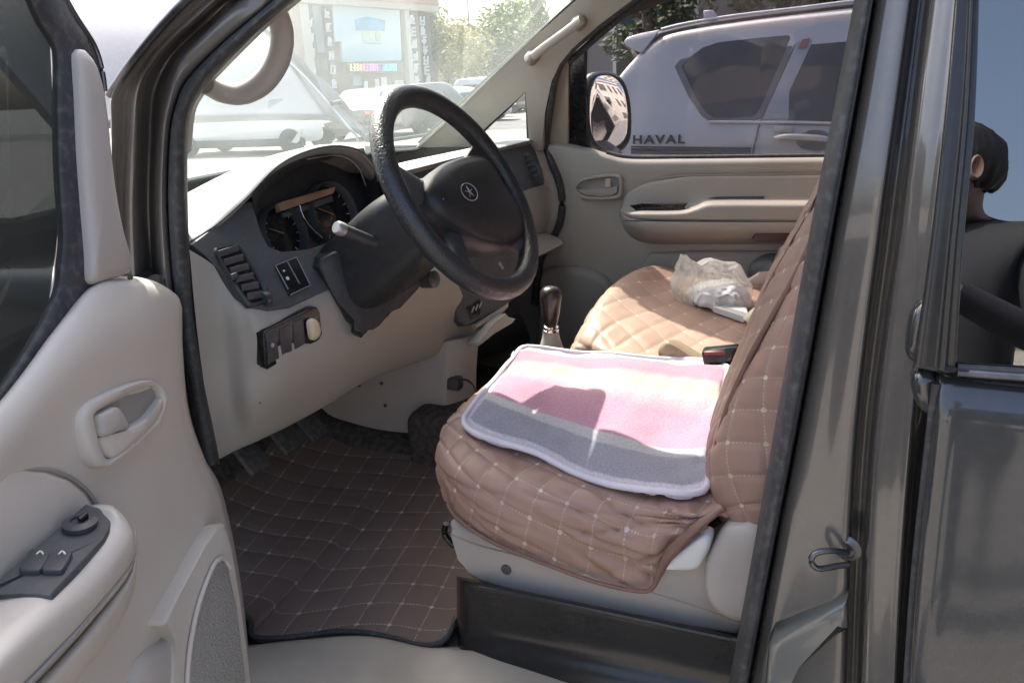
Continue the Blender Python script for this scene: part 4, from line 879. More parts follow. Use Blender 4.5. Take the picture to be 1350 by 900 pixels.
# fold-down armrest and belt buckles between the seats
ar = [P(x, y, Y=.70) for x, y in ((866, 462), (872, 452), (880, 448), (905, 462), (938, 484), (940, 492), (900, 492), (872, 476))]
dome('seat_armrest', ar, (0, -1, .3), [(1, -.08), (1, -.012), (.95, .0), (.8, .008), (.4, .010)], pbr('tan_vinyl', (.30, .22, .15), .5, .1, 10, .3, 500), van, 40)
bk = box('belt_buckle', P(953, 478, Y=.66), (.075, .035, .07), M['black'], van, Matrix.Rotation(math.radians(-12), 3, 'Y'), .006)
box('buckle_button', P(944, 463, Y=.655), (.045, .030, .009), pbr('red_button', (.22, .03, .025), .4), bk, Matrix.Rotation(math.radians(-8), 3, 'Y'), .004)
tube('buckle_stalk', [P(955, 490, Y=.66), P(960, 510, Y=.66), P(965, 540, Y=.67)], .012, M['dark'], bk, 8, 8, flat=.4)

# ================================================================== DRIVER'S DOOR (open)
DA = math.radians(68); DE = V((-.88, -.06, 1.0)); DDIR = V((math.cos(DA), -math.sin(DA), 0)); DN = V((math.sin(DA), math.cos(DA), 0))
def O(x, y, off=0.0): return PL(x, y, DE+DN*off, DN)
T = [[(-190, 740, -.05), (0, 527, -.05), (70, 434, -.05), (118, 376, -.05), (158, 364, -.05), (202, 370, -.05), (232, 388, -.05), (239, 402, -.05), (241, 408, -.08)],
     [(-190, 741, -.02), (0, 528, -.02), (70, 435, -.02), (119, 377, -.02), (158, 366, -.02), (201, 373, -.02), (230, 391, -.025), (238, 405, -.03), (241, 415, -.08)],
     [(-190, 748, .0), (2, 535, .0), (74, 444, .0), (124, 388, .0), (160, 380, .0), (200, 386, .0), (226, 405, -.004), (237, 418, -.02), (241, 428, -.08)],
     [(-190, 790, .012), (0, 590, .012), (78, 498, .014), (132, 448, .016), (172, 432, .016), (206, 436, .012), (228, 448, .004), (238, 456, -.016), (241.5, 464, -.08)],
     [(-190, 850, .006), (0, 655, .006), (88, 570, .006), (148, 532, .006), (190, 520, .006), (218, 524, .004), (238, 532, .0), (246, 537, -.016), (249, 541, -.08)],
     [(-190, 910, .0), (0, 730, .0), (95, 655, .0), (168, 618, .0), (214, 606, .0), (240, 606, .0), (256, 604, -.002), (266, 602, -.016), (270, 603, -.08)],
     [(-190, 990, .0), (0, 830, .0), (105, 752, .0), (188, 706, .0), (240, 682, .0), (268, 672, .0), (284, 664, -.004), (291, 655, -.016), (294, 652, -.08)],
     [(-190, 1090, .0), (0, 950, .0), (115, 890, .0), (205, 845, .0), (262, 815, .0), (292, 795, .0), (308, 780, -.004), (315, 772, -.016), (318, 770, -.08)],
     [(-190, 1250, .0), (0, 1120, .0), (120, 1070, .0), (215, 1020, .0), (275, 980, .0), (308, 955, .0), (326, 940, -.004), (333, 930, -.016), (336, 928, -.08)]]
ddoor = loft('door', [[O(*p) for p in r] for r in T], M['beige_door'], van, 60, 70)
# outer skin of the open door and its edge
def DW(s, z, off): return DE+DDIR*s+DN*off+V((0, 0, z-1.0))
loft('door_skin', [[DW(s, z, o_) for s in (-.12, -.06, .2, .5, .8, 1.0)] for z, o_ in ((.36, -.15), (.6, -.175), (.9, -.18), (1.1, -.165), (1.14, -.13))], M['paint'], ddoor, 20, 16, thick=.01, face_cam=False)
loft('door_edge', [[DW(-.115, z, -.15) for z in (.36, .6, .9, 1.13)], [DW(-.11, z, -.10) for z in (.36, .6, .9, 1.13)], [DW(-.02, z, -.085) for z in (.36, .6, .9, 1.13)]], M['paint_in'], ddoor, 12, 8)
# window frame, glass, sail trim
fin = [(24, -20), (46, 30), (64, 58), (68, 80), (68, 145), (70, 230), (75, 300), (72, 345), (62, 400), (0, 506), (-120, 660)]
fou = [(80, -20), (102, 20), (122, 52), (134, 84), (138, 130), (142, 230), (146, 290), (150, 350), (118, 392), (0, 545), (-120, 690)]
frm = loft('window_frame', [[O(x, y, -.08) for x, y in fou], [O(x, y, -.03) for x, y in fou], [O(x, y, -.018) for x, y in mixpx(fou, fin, .12)], [O(x, y, -.015) for x, y in mixpx(fou, fin, .4)], [O(x, y, -.017) for x, y in mixpx(fou, fin, .7)], [O(x, y, -.026) for x, y in mixpx(fou, fin, .93)], [O(x, y, -.06) for x, y in fin]], M['rubber'], ddoor, 60, 30)
tube('frame_bead', [O(x, y, -.02) for x, y in ((76, -20), (100, 22), (124, 60), (134, 92), (138, 120))], .0035, M['steel'], frm, 30, 8)
plate('window_pane', [O(x, y, -.05) for x, y in ((-220, -60), (10, -60), (26, -20), (48, 30), (66, 58), (70, 145), (77, 300), (64, 402), (0, 512), (-220, 800))], M['tint_door'], ddoor, .004, 0)
tr_px = [(104, 72), (110, 65), (117, 67), (126, 80), (132, 98), (139, 140), (145, 200), (151, 250), (160, 300), (171, 345), (175, 356), (171, 361), (150, 367), (128, 374), (122, 371), (120, 330), (115, 270), (110, 200), (107, 130)]
c_ = [O(x, y, -.006) for x, y in tr_px]
sail = dome('sail_trim', c_, DN, [(1, -.009), (1, -.004), (.97, .0), (.90, .003), (.6, .005), (.2, .006)], M['grey_trim'], ddoor, 60)
lathe('trim_clip', [(.004, 0), (.004, .003), (.002, .004)], O(170, 365, .008), DN, M['dark'], sail, 8)
# upper insert above the armrest
ins = [O(x, y, .008) for x, y in ((-160, 720), (-60, 640), (0, 627), (30, 621), (62, 621), (92, 631), (114, 649), (127, 668), (112, 676), (0, 775), (-160, 920))]
insp = plate('door_insert', ins, M['beige_door'], ddoor, .02, .006, normal=DN)
tube('insert_seam', [O(x, y, .004) for x, y in ((-60, 638), (0, 625), (30, 619), (62, 619), (92, 629), (115, 647), (129, 666))], .0025, M['beige_dark'], insp, 40, 6)
# armrest
A_ = [[(126, 664, .0), (133, 664, .012), (142, 665, .022), (150, 668, .026), (152, 676, .026), (150, 684, .018), (146, 690, .0)],
      [(116, 667, .004), (130, 668, .03), (150, 672, .055), (166, 684, .062), (172, 700, .058), (171, 716, .045), (166, 730, .0)],
      [(100, 680, .006), (124, 690, .04), (150, 700, .066), (170, 710, .076), (176, 730, .072), (172, 752, .055), (166, 775, .0)],
      [(56, 718, .006), (82, 732, .04), (108, 748, .066), (130, 766, .078), (130, 795, .074), (124, 815, .056), (118, 850, .0)],
      [(0, 768, .006), (34, 778, .04), (62, 790, .066), (80, 812, .078), (76, 855, .074), (66, 878, .056), (58, 925, .0)],
      [(-60, 822, .006), (-24, 832, .04), (4, 842, .066), (22, 862, .078), (16, 915, .074), (6, 940, .056), (-2, 995, .0)],
      [(-180, 935, .006), (-140, 945, .04), (-110, 955, .066), (-90, 975, .078), (-95, 1030, .074), (-105, 1060, .056), (-112, 1120, .0)]]
arm2 = loft('armrest', [[O(*p) for p in r] for r in A_], M['beige_door'], ddoor, 50, 50)
tube('armrest_seam', [O(x, y, o_) for x, y, o_ in ((178, 700, .052), (178, 728, .066), (168, 748, .070), (128, 800, .074), (74, 862, .076), (12, 926, .076))], .0022, M['beige_dark'], arm2, 40, 6)
# lower ledge of the armrest
loft('armrest_base', [[O(x, y, o_) for x, y, o_ in r] for r in (((176, 706, .0), (179, 712, .03), (180, 730, .04), (180, 760, .03), (178, 772, .0)), ((168, 740, .0), (172, 750, .045), (172, 770, .06), (166, 800, .045), (162, 815, .0)), ((122, 806, .0), (126, 812, .05), (128, 830, .066), (122, 862, .05), (116, 880, .0)), ((60, 872, .0), (66, 880, .05), (68, 900, .066), (60, 940, .05), (52, 960, .0)), ((-60, 990, .0), (-54, 1000, .05), (-50, 1020, .066), (-58, 1060, .05), (-64, 1080, .0)))], M['beige_door'], ddoor, 30, 30)
# switch panel on the armrest: three corners fix its plane
w1, w2, w3 = O(112, 667, .012), O(66, 786, .064), O(0, 768, .010)
PN = (w2-w1).cross(w3-w1).normalized()
if PN.dot(CAM-w1) < 0: PN = -PN
def SWP(x, y, off=0): return PL(x, y, w1+PN*(.006+off), PN)
swp = plate('switch_panel', [SWP(x, y) for x, y in ((113, 663), (130, 668), (141, 675), (146, 686), (144, 697), (137, 708), (68, 784), (60, 785), (30, 782), (-40, 783), (-40, 800), (-8, 770))], M['dark_soft'], ddoor, .014, .0025)
for k, dx in enumerate((0, 29)):
    b_ = plate('window_switch', [SWP(x+dx, y, .006) for x, y in ((38, 725), (43, 722), (64, 724), (66, 728), (55, 748), (51, 751), (27, 751), (25, 747))], M['dark'], swp, .010, .002)
    tube('switch_mark', [SWP(x+dx, y, .0068) for x, y in ((48, 730), (53, 726), (57, 730))], .0009, M['white_plastic'], b_, 6, 5)
kc = SWP(106, 694, .0)
kb = lathe('mirror_control', [(.013, 0), (.0165, .001), (.0165, .006), (.012, .008), (.0085, .0085), (.008, .006), (.002, .006)], kc, PN, M['dark'], swp, 28)
tube('mirror_control_tab', [kc+PN*.008, kc+PN*.010+(SWP(116, 688)-SWP(106, 694))*.9], .0035, M['black'], kb, 6, 8)
# pull handle
hb = ((111, 561), (112, 545), (120, 532), (140, 520), (170, 507), (195, 501), (208, 504), (219, 516), (222, 534), (219, 549), (204, 566), (178, 590), (154, 608), (140, 616), (129, 612), (119, 595))
hi2 = ((128, 556), (129, 544), (149, 531), (175, 517), (199, 509), (209, 512), (214, 522), (213, 535), (205, 551), (179, 578), (152, 601), (146, 604), (140, 600), (133, 578))
bz2 = ringplate('handle_bezel', [O(x, y, .017) for x, y in hb], [O(x, y, .015) for x, y in hi2], M['beige_door'], ddoor, 56, .02, .004, normal=DN)
plate('handle_recess', [O(x, y, .0065) for x, y in hi2], M['beige_dark'], bz2, .002, 0, normal=DN, smooth_out=40)
dome('handle_lever', [O(x, y, .012) for x, y in ((132, 577), (150, 570), (168, 563), (190, 550), (203, 534), (211, 523), (214, 531), (206, 550), (195, 563), (172, 585), (150, 602), (142, 601))], DN, [(1, -.008), (1, 0), (.93, .004), (.75, .006), (.3, .007)], M['beige_door'], bz2, 44)
dome('lock_knob', [O(x, y, .015) for x, y in ((128, 549), (136, 543), (150, 536), (158, 543), (164, 555), (166, 564), (150, 570), (133, 575), (130, 562))], DN, [(1, -.01), (1, 0), (.94, .004), (.75, .006), (.3, .007)], M['grey_trim'], bz2, 36)
# map pocket with speaker grille
pk = [(297, 690), (288, 693), (270, 722), (240, 778), (217, 818), (217, 824), (228, 830), (233, 842), (231, 870), (224, 960), (338, 960), (328, 880), (316, 790), (304, 720)]
pk_ = plate('map_pocket', [O(x, y, .022) for x, y in pk], M['beige_door'], ddoor, .04, .010, normal=DN)
gr_px = [(296, 738), (290, 736), (280, 748), (264, 790), (254, 832), (248, 880), (245, 960), (330, 960), (322, 880), (312, 800), (303, 752)]
grm, nt, n, l, b = mk('speaker_mesh'); vz = n.new('ShaderNodeTexVoronoi'); vz.inputs['Scale'].default_value = 260
tcg = n.new('ShaderNodeTexCoord'); l.new(tcg.outputs['Object'], vz.inputs['Vector']); b.inputs['Base Color'].default_value = (.36, .34, .31, 1); b.inputs['Roughness'].default_value = .6
bpn = n.new('ShaderNodeBump'); bpn.inputs['Strength'].default_value = 1.0; bpn.inputs['Distance'].default_value = .003; l.new(vz.outputs['Distance'], bpn.inputs['Height']); l.new(bpn.outputs[0], b.inputs['Normal'])
plate('speaker_grille', [O(x, y, .026) for x, y in gr_px], grm, pk_, .01, .004, normal=DN)
tube('grille_bead', [O(x, y, .026) for x, y in ((303, 748), (296, 737), (290, 736), (280, 748), (264, 790), (254, 832), (248, 880), (245, 960))], .0035, M['beige_door'], pk_, 40, 8)
dome('pocket_well', [O(x, y, .004) for x, y in ((232, 840), (210, 846), (186, 866), (172, 890), (165, 960), (228, 960))], DN, [(1, -.004), (.97, .004), (.85, .010), (.4, .014)], M['grey_trim'], ddoor, 30)

# ================================================================== LOOSE THINGS IN THE CABIN
# floor mat
nr = [P(x, y, Z=.436) for x, y in ((322, 812), (331, 836), (346, 842), (380, 841), (420, 836), (452, 833), (490, 836), (520, 842), (548, 850), (568, 851), (584, 846), (594, 834), (601, 815))]
nr = [V((-1.38, nr[0].y+.02, .50)), V((-1.2, nr[0].y+.01, .438))] + nr
far = [V((max(-1.42, min(-.615, p.x)), .64, .436+.06)) for p in nr]; far[0] = V((-1.40, .62, .55)); far[-1] = V((-.60, .62, .48)); far[1] = V((-1.22, .63, .50))
mid = [a.lerp(b, .35)+V((0, 0, -.010)) for a, b in zip(nr, far)]; mid2 = [a.lerp(b, .7)+V((0, 0, -.012)) for a, b in zip(nr, far)]
qm = quilt_disp(.062, math.radians(8), .003)
matG = gridpts([nr, mid, mid2, far], 130, 80)
matO = gridmesh('floor_mat', matG, M['quilt_mat'], None, thick=.008, disp=lambda u, v, p: qm(u, v, p)+wr(p, 7, .0015), face_cam=False, angle=70, flip=False)
tag(matO, 'dark quilted floor mat with pale stitched squares in the driver footwell', 'floor mat')
tube('mat_binding', [p+V((0, 0, .002)) for p in nr[1:]], .005, M['rubber'], matO, 80, 8)
# pink striped pad, laid over the driver's cushion
dg = bpy.context.evaluated_depsgraph_get(); cush.data.calc_loop_triangles()
bv = BVHTree.FromPolygons([v.co.copy() for v in cush.data.vertices], [tuple(p.vertices) for p in cush.data.polygons])
near_ = [(613, 558), (618, 574), (650, 590), (700, 604), (760, 627), (815, 649), (862, 660), (905, 660), (930, 654), (934, 640)]
far_ = [(680, 478), (692, 466), (720, 466), (760, 470), (800, 474), (840, 476), (880, 478), (930, 482), (955, 490), (961, 502)]
m1 = [(636, 528), (650, 535), (685, 548), (730, 560), (775, 578), (825, 598), (868, 608), (908, 608), (933, 602), (938, 594)]
m2 = [(660, 500), (672, 498), (705, 504), (748, 512), (790, 522), (835, 534), (875, 540), (920, 544), (945, 545), (950, 542)]
def px_grid(rows, nu, nv):
    return gridpts([[V((x, y, 0)) for x, y in r] for r in rows], nu, nv)
PG = px_grid([near_, m1, m2, far_], 70, 56)
pad = []
for r in PG:
    rr = []
    for q in r:
        d = ray(q.x, q.y).normalized(); h = bv.ray_cast(CAM, d)
        jf = len(pad)/55.0
        i_ = len(rr)
        if jf < .5 and h[0] is not None and h[0].z > .72: q0 = h[0].copy()
        else:
            zc = pad[27][i_].z if len(pad) > 27 else .86
            q0 = P(q.x, q.y, Z=zc+.004*math.sin((jf-.5)*3))
        rr.append(q0)
    pad.append(rr)
for _ in range(10):
    new = [[p.copy() for p in r] for r in pad]
    for j in range(1, len(pad)-1):
        for i in range(1, len(pad[0])-1): new[j][i] = (pad[j-1][i]+pad[j+1][i]+pad[j][i-1]+pad[j][i+1])/4
    pad = new
for it in range(4):
    for j in range(len(pad)):
        for i in range(len(pad[0])):
            p = pad[j][i]; h = bv.ray_cast(V((p.x, p.y, 1.05)), V((0, 0, -1)))
            if h[0] is not None and h[0].z > p.z-.001: p.z = h[0].z+.001
    new = [[p.copy() for p in r] for r in pad]
    for j in range(1, len(pad)-1):
        for i in range(1, len(pad[0])-1): new[j][i].z = max(pad[j][i].z-.002, (pad[j-1][i].z+pad[j+1][i].z+pad[j][i-1].z+pad[j][i+1].z)/4)
    pad = new
pad = [[p+V((0, -.002, .012+.006*noise.noise(V((p.x*9, p.y*9, 1.3)))+.0035*math.sin(p.x*26+p.y*11)+.0025*noise.noise(V((p.x*34, p.y*20, 8.3))))) for p in r] for r in pad]
pm, nt, n, l, b = mk('pink_striped_terry')
uvn = n.new('ShaderNodeUVMap'); spx = n.new('ShaderNodeSeparateXYZ'); l.new(uvn.outputs[0], spx.inputs[0])
us_, vs_ = guv(pad); UM, VM = us_[-1], vs_[-1]
nzz = n.new('ShaderNodeTexNoise'); nzz.inputs['Scale'].default_value = 6; l.new(uvn.outputs[0], nzz.inputs['Vector'])
vv = math_n(n, l, 'ADD', math_n(n, l, 'DIVIDE', spx.outputs[1], VM), math_n(n, l, 'MULTIPLY', math_n(n, l, 'SUBTRACT', nzz.outputs[0], .5), .02))
rmp = n.new('ShaderNodeValToRGB'); rmp.color_ramp.interpolation = 'LINEAR'
stops = [(0, (.66, .62, .68)), (.045, (.66, .62, .68)), (.055, (.33, .32, .38)), (.215, (.33, .32, .38)), (.225, (.54, .52, .53)), (.275, (.54, .52, .53)), (.285, (.52, .26, .36)), (.50, (.50, .25, .35)), (.54, (.48, .31, .37)), (.60, (.50, .37, .41)), (.66, (.50, .42, .35)), (.72, (.48, .36, .36)), (.76, (.44, .20, .28)), (.90, (.44, .21, .29)), (.93, (.50, .42, .45)), (1, (.50, .45, .47))]
el = rmp.color_ramp.elements
el[0].position = stops[0][0]; el[0].color = (*stops[0][1], 1); el[1].position = 1; el[1].color = (*stops[-1][1], 1)
for s_, c in stops[1:-1]:
    e = el.new(s_); e.color = (*c, 1)
l.new(vv, rmp.inputs[0])
ud = math_n(n, l, 'MINIMUM', spx.outputs[0], math_n(n, l, 'SUBTRACT', UM, spx.outputs[0])); vd = math_n(n, l, 'MINIMUM', spx.outputs[1], math_n(n, l, 'SUBTRACT', VM, spx.outputs[1]))
ed = math_n(n, l, 'LESS_THAN', math_n(n, l, 'MINIMUM', ud, vd), .016)
mxp = n.new('ShaderNodeMix'); mxp.data_type = 'RGBA'; l.new(ed, mxp.inputs[0]); l.new(rmp.outputs[0], mxp.inputs[6]); mxp.inputs[7].default_value = (.62, .56, .64, 1)
nsp = n.new('ShaderNodeTexNoise'); nsp.inputs['Scale'].default_value = 210; nsp.inputs['Detail'].default_value = 4; l.new(uvn.outputs[0], nsp.inputs['Vector'])
msp = n.new('ShaderNodeMapRange'); msp.inputs[1].default_value = .35; msp.inputs[2].default_value = .7; msp.inputs[3].default_value = .78; msp.inputs[4].default_value = 1.08; l.new(nsp.outputs[0], msp.inputs[0])
mmu = n.new('ShaderNodeMix'); mmu.data_type = 'RGBA'; mmu.blend_type = 'MULTIPLY'; mmu.inputs[0].default_value = 1.0; l.new(mxp.outputs[2], mmu.inputs[6]); l.new(msp.outputs[0], mmu.inputs[7])
l.new(mmu.outputs[2], b.inputs['Base Color']); b.inputs['Roughness'].default_value = .85; b.inputs['Sheen Weight'].default_value = .3
nb_ = n.new('ShaderNodeTexNoise'); nb_.inputs['Scale'].default_value = 700; l.new(uvn.outputs[0], nb_.inputs['Vector'])
bpn = n.new('ShaderNodeBump'); bpn.inputs['Strength'].default_value = .8; bpn.inputs['Distance'].default_value = .0012; l.new(nb_.outputs[0], bpn.inputs['Height']); l.new(bpn.outputs[0], b.inputs['Normal'])
padO = gridmesh('seat_pad', pad, pm, None, thick=.009, angle=60, disp=lambda u, v, p: -.003*math.exp(-((min(u, UM-u, v, VM-v)-.017)/.003)**2))
tag(padO, 'pink, grey and white striped seat pad with white piped edge on the driver cushion', 'seat pad')
rim_ = [pad[0][i] for i in range(70)]+[pad[j][69] for j in range(1, 56)]+[pad[55][i] for i in range(68, -1, -1)]+[pad[j][0] for j in range(54, 0, -1)]
tube('piped_edge', rim_[::6], .0055, pbr('white_lilac_binding', (.70, .66, .72), .8, .05, 40), padO, 160, 8, closed=True)

# ---- things on the passenger seat
pbv = BVHTree.FromPolygons([v.co.copy() for v in pseat.data.vertices], [tuple(p.vertices) for p in pseat.data.polygons])
def on_seat(x, y, lift=0.0):
    h = pbv.ray_cast(CAM, ray(x, y).normalized()); p = h[0].copy() if h[0] is not None else P(x, y, Z=.87)
    return p+V((0, 0, lift))
bagm, nt, n, l, b = mk('milky_plastic_film'); out = n['Material Output']
trb = n.new('ShaderNodeBsdfTransparent'); trb.inputs[0].default_value = (.95, .95, .93, 1); tlb = n.new('ShaderNodeBsdfTranslucent'); tlb.inputs[0].default_value = (.8, .8, .76, 1)
b.inputs['Base Color'].default_value = (.75, .75, .72, 1); b.inputs['Roughness'].default_value = .25
ma = n.new('ShaderNodeMixShader'); ma.inputs[0].default_value = .45; l.new(b.outputs[0], ma.inputs[1]); l.new(tlb.outputs[0], ma.inputs[2])
mb_ = n.new('ShaderNodeMixShader'); mb_.inputs[0].default_value = .48; l.new(trb.outputs[0], mb_.inputs[1]); l.new(ma.outputs[0], mb_.inputs[2]); l.new(mb_.outputs[0], out.inputs[0])
def crumple(name, px, base, height, mat, seed, amp=.012, nu=30, nv=22, parent=None, thin=1.0):
    """crumpled closed bag: outline on the seat, puffed up with creases"""
    c0 = V(); pts = []
    for x, y in px: pts.append(V((x, y, 0)))
    A = spline(pts, nu, True); cx = sum(A, V())/nu; vs = []; fs = []
    for j in range(nv+1):
        t = j/nv; s = math.cos(t*math.pi/2)**.6 if j < nv else 0.02
        for i, q in enumerate(A):
            qq = cx+(q-cx)*s
            bp0 = on_seat(qq.x, min(qq.y+base, 470)); 
            vs.append((qq, t, i))
    W = []
    ctr = on_seat(cx.x, cx.y+base); rt_ = RT.copy(); rt_.z = 0; rt_.normalize(); fwd_ = V((FW.x, FW.y, 0)).normalized()
    dist = (ctr-CAM).length
    for qq, t, i in vs:
        dx = (qq.x-cx.x)*dist/FPX; dy = -(qq.y-cx.y)*dist/FPX
        a = 2*math.pi*i/nu
        p = ctr+rt_*dx+V((0, 0, max(.004, dy+height*.5)))+fwd_*(-(math.sin(t*math.pi/2))*.05*thin)
        cz = noise.noise(V((p.x*28, p.y*28+seed, p.z*28))); c2 = abs(noise.noise(V((p.x*55+seed, p.y*55, p.z*55))))
        p += (rt_*cz+V((0, 0, 1))*noise.noise(V((p.x*30, p.z*30, seed)))+fwd_*(c2-.3)*1.6)*amp
        W.append(p)
    # back half mirrored for a closed bag
    n0 = len(W); W2_ = []
    for k, (qq, t, i) in enumerate(vs):
        p = W[k].copy(); d = (p-ctr).dot(fwd_); W2_.append(p-fwd_*(2*d)+fwd_*.008)
    for j in range(nv):
        for i in range(nu):
            a, b_, c, d = j*nu+i, j*nu+(i+1) % nu, (j+1)*nu+(i+1) % nu, (j+1)*nu+i
            fs.append((a, b_, c, d)); fs.append((n0+d, n0+c, n0+b_, n0+a))
    for i in range(nu): fs.append((i, n0+i, n0+(i+1) % nu, (i+1) % nu))
    fs.append(tuple(nv*nu+i for i in range(nu))); fs.append(tuple(n0+nv*nu+i for i in range(nu))[::-1])
    return mesh(name, W+W2_, fs, mat, parent, True, 14)
bag = crumple('plastic_bag', ((886, 376), (900, 332), (916, 341), (936, 338), (964, 343), (978, 360), (990, 380), (986, 404), (958, 411), (922, 406), (898, 392)), 26, .085, bagm, 3.3, .013, 44, 30, None, .75)
tag(bag, 'crumpled milky plastic bag standing on the tan passenger seat', 'plastic bag')
tis = crumple('tissue_pack', ((912, 388), (920, 374), (942, 368), (966, 370), (982, 382), (984, 400), (966, 407), (938, 406), (918, 396)), 14, .045, pbr('white_film', (.82, .83, .82), .35, .05, 30), 9.1, .010, 40, 28, thin=1.2)
tag(tis, 'bright white crumpled tissue pack with blue marks in front of the milky bag', 'tissue pack')
for (x, y), s_, c_ in (((938, 378), .008, (.05, .25, .55)), ((961, 392), .007, (.02, .40, .38))):
    q = on_seat(x, y+10)+V((-.02, -.075, .03)); plate('pack_print', [q+RT*s_*a+UPV*s_*b2 for a, b2 in ((-.5, -1), (.4, -1.1), (.5, .9), (-.3, 1.1))], pbr('pack_ink', c_, .5), tis, .002, 0)
pk1 = [on_seat(*q, .022) for q in ((937, 408), (948, 404), (984, 416), (986, 424), (980, 428), (940, 414))]
card = plate('white_box', pk1, M['white_plastic'], None, .018, .003, normal=(0, -.2, 1)); tag(card, 'flat white carton lying on the passenger seat beside the driver backrest', 'carton')
bt0 = on_seat(985, 432)
bot = lathe('white_bottle', [(.003, 0), (.016, .001), (.018, .006), (.018, .035), (.013, .045), (.009, .050), (.009, .060), (.002, .061)], bt0+V((.0, .0, .012)), (.55, .25, .6), pbr('cream_bottle', (.75, .68, .52), .45, .05, 30), None, 20)
tag(bot, 'small cream bottle lying against the driver backrest on the passenger seat', 'bottle')
for k, (pp, lab, mt) in enumerate(((((982, 377), (1000, 366), (1040, 362), (1040, 374), (1000, 378)), 'thin pale plastic tray lying behind the milky bag on the passenger seat', M['white_plastic']), (((955, 412), (985, 425), (1000, 420), (985, 408)), 'dark flat wallet under the white carton on the passenger seat', M['dark']))):
    o_ = plate('plastic_tray' if k == 0 else 'wallet', [on_seat(*q, .016-.012*k) for q in pp], mt, None, .008 if k == 0 else .006, .002, normal=(0, -.1, 1)); tag(o_, lab, 'tray' if k == 0 else 'wallet')
wrp = crumple('film_wrapper', ((1024, 340), (1030, 322), (1042, 316), (1054, 322), (1050, 340), (1038, 350)), 30, .08, bagm, 5.5, .008); tag(wrp, 'clear crumpled film wrapper behind the driver backrest on the passenger seat', 'wrapper')
hbg = dome('black_pouch', [on_seat(x, y, .0)+V((0, .0, .02)) for x, y in ((985, 368), (1000, 352), (1020, 346), (1045, 352), (1050, 372), (1010, 374))], V((-.2, -.6, .8)), [(1, -.03), (1, 0), (.9, .02), (.6, .032), (.2, .035)], M['dark_soft'], None, 30); tag(hbg, 'soft black pouch on the far edge of the passenger seat', 'pouch')
# paper slip standing on the dash by the windscreen
pp_ = [P(x, y, Y=.62) for x, y in ((384, 188), (397, 168), (398.5, 168.5), (394, 186), (390, 189))]
sl = plate('paper_slip', pp_, M['white_plastic'], None, .002, 0); tag(sl, 'white paper slip standing on the dash pad against the windscreen', 'paper')

# ================================================================== OUTSIDE: GROUND
gm, nt, n, l, b = mk('tan_concrete_paving'); tcg = n.new('ShaderNodeTexCoord')
n1 = n.new('ShaderNodeTexNoise'); n1.inputs['Scale'].default_value = .35; n1.inputs['Detail'].default_value = 10; l.new(tcg.outputs['Object'], n1.inputs['Vector'])
n2 = n.new('ShaderNodeTexNoise'); n2.inputs['Scale'].default_value = 22; n2.inputs['Detail'].default_value = 8; l.new(tcg.outputs['Object'], n2.inputs['Vector'])
mx1 = n.new('ShaderNodeMix'); mx1.data_type = 'RGBA'; mx1.inputs[6].default_value = (.20, .185, .165, 1); mx1.inputs[7].default_value = (.34, .315, .285, 1); l.new(n1.outputs[0], mx1.inputs[0])
mx2 = n.new('ShaderNodeMix'); mx2.data_type = 'RGBA'; mx2.blend_type = 'MULTIPLY'; mx2.inputs[0].default_value = .5; l.new(mx1.outputs[2], mx2.inputs[6]); l.new(n2.outputs[0], mx2.inputs[7])
l.new(mx2.outputs[2], b.inputs['Base Color']); b.inputs['Roughness'].default_value = .85
bpn = n.new('ShaderNodeBump'); bpn.inputs['Strength'].default_value = .4; bpn.inputs['Distance'].default_value = .01; l.new(n2.outputs[0], bpn.inputs['Height']); l.new(bpn.outputs[0], b.inputs['Normal'])
gr = mesh('ground', [(-600, -600, 0), (600, -600, 0), (600, 600, 0), (-600, 600, 0)], [(0, 1, 2, 3)], gm, None, False); gr['kind'] = 'structure'
asph = pbr('asphalt', (.11, .11, .112), .9, .25, 1.5, .4, 60, bdist=.01)
rd = mesh('road', [(-70, 17, .004), (-4, 24, .004), (-4, 30.5, .004), (-70, 24, .004)], [(0, 1, 2, 3)], asph, None, False); rd['kind'] = 'structure'

# ================================================================== SUV BESIDE THE VAN
suvp = pbr('silver_suv_paint', (.38, .378, .382), .3, .04, 2, metal=.2, coat=1.0)
SY = 3.50; GP2 = V((0, SY+.02, 1.16)); GN2 = V((0, -1, .30)).normalized()
suv = tag(empty('suv', (1.0, SY+.95, 0)), 'silver grey SUV with HAVAL lettering and dark stripes parked beyond the passenger window', 'SUV')
def SG(x, y, off=0): return PL(x, y, GP2+GN2*off, GN2)
def SB(x, y, off=0): return P(x, y, Y=SY-off)
zroof = P(950, 36, Y=SY+.18).z
st_ = []
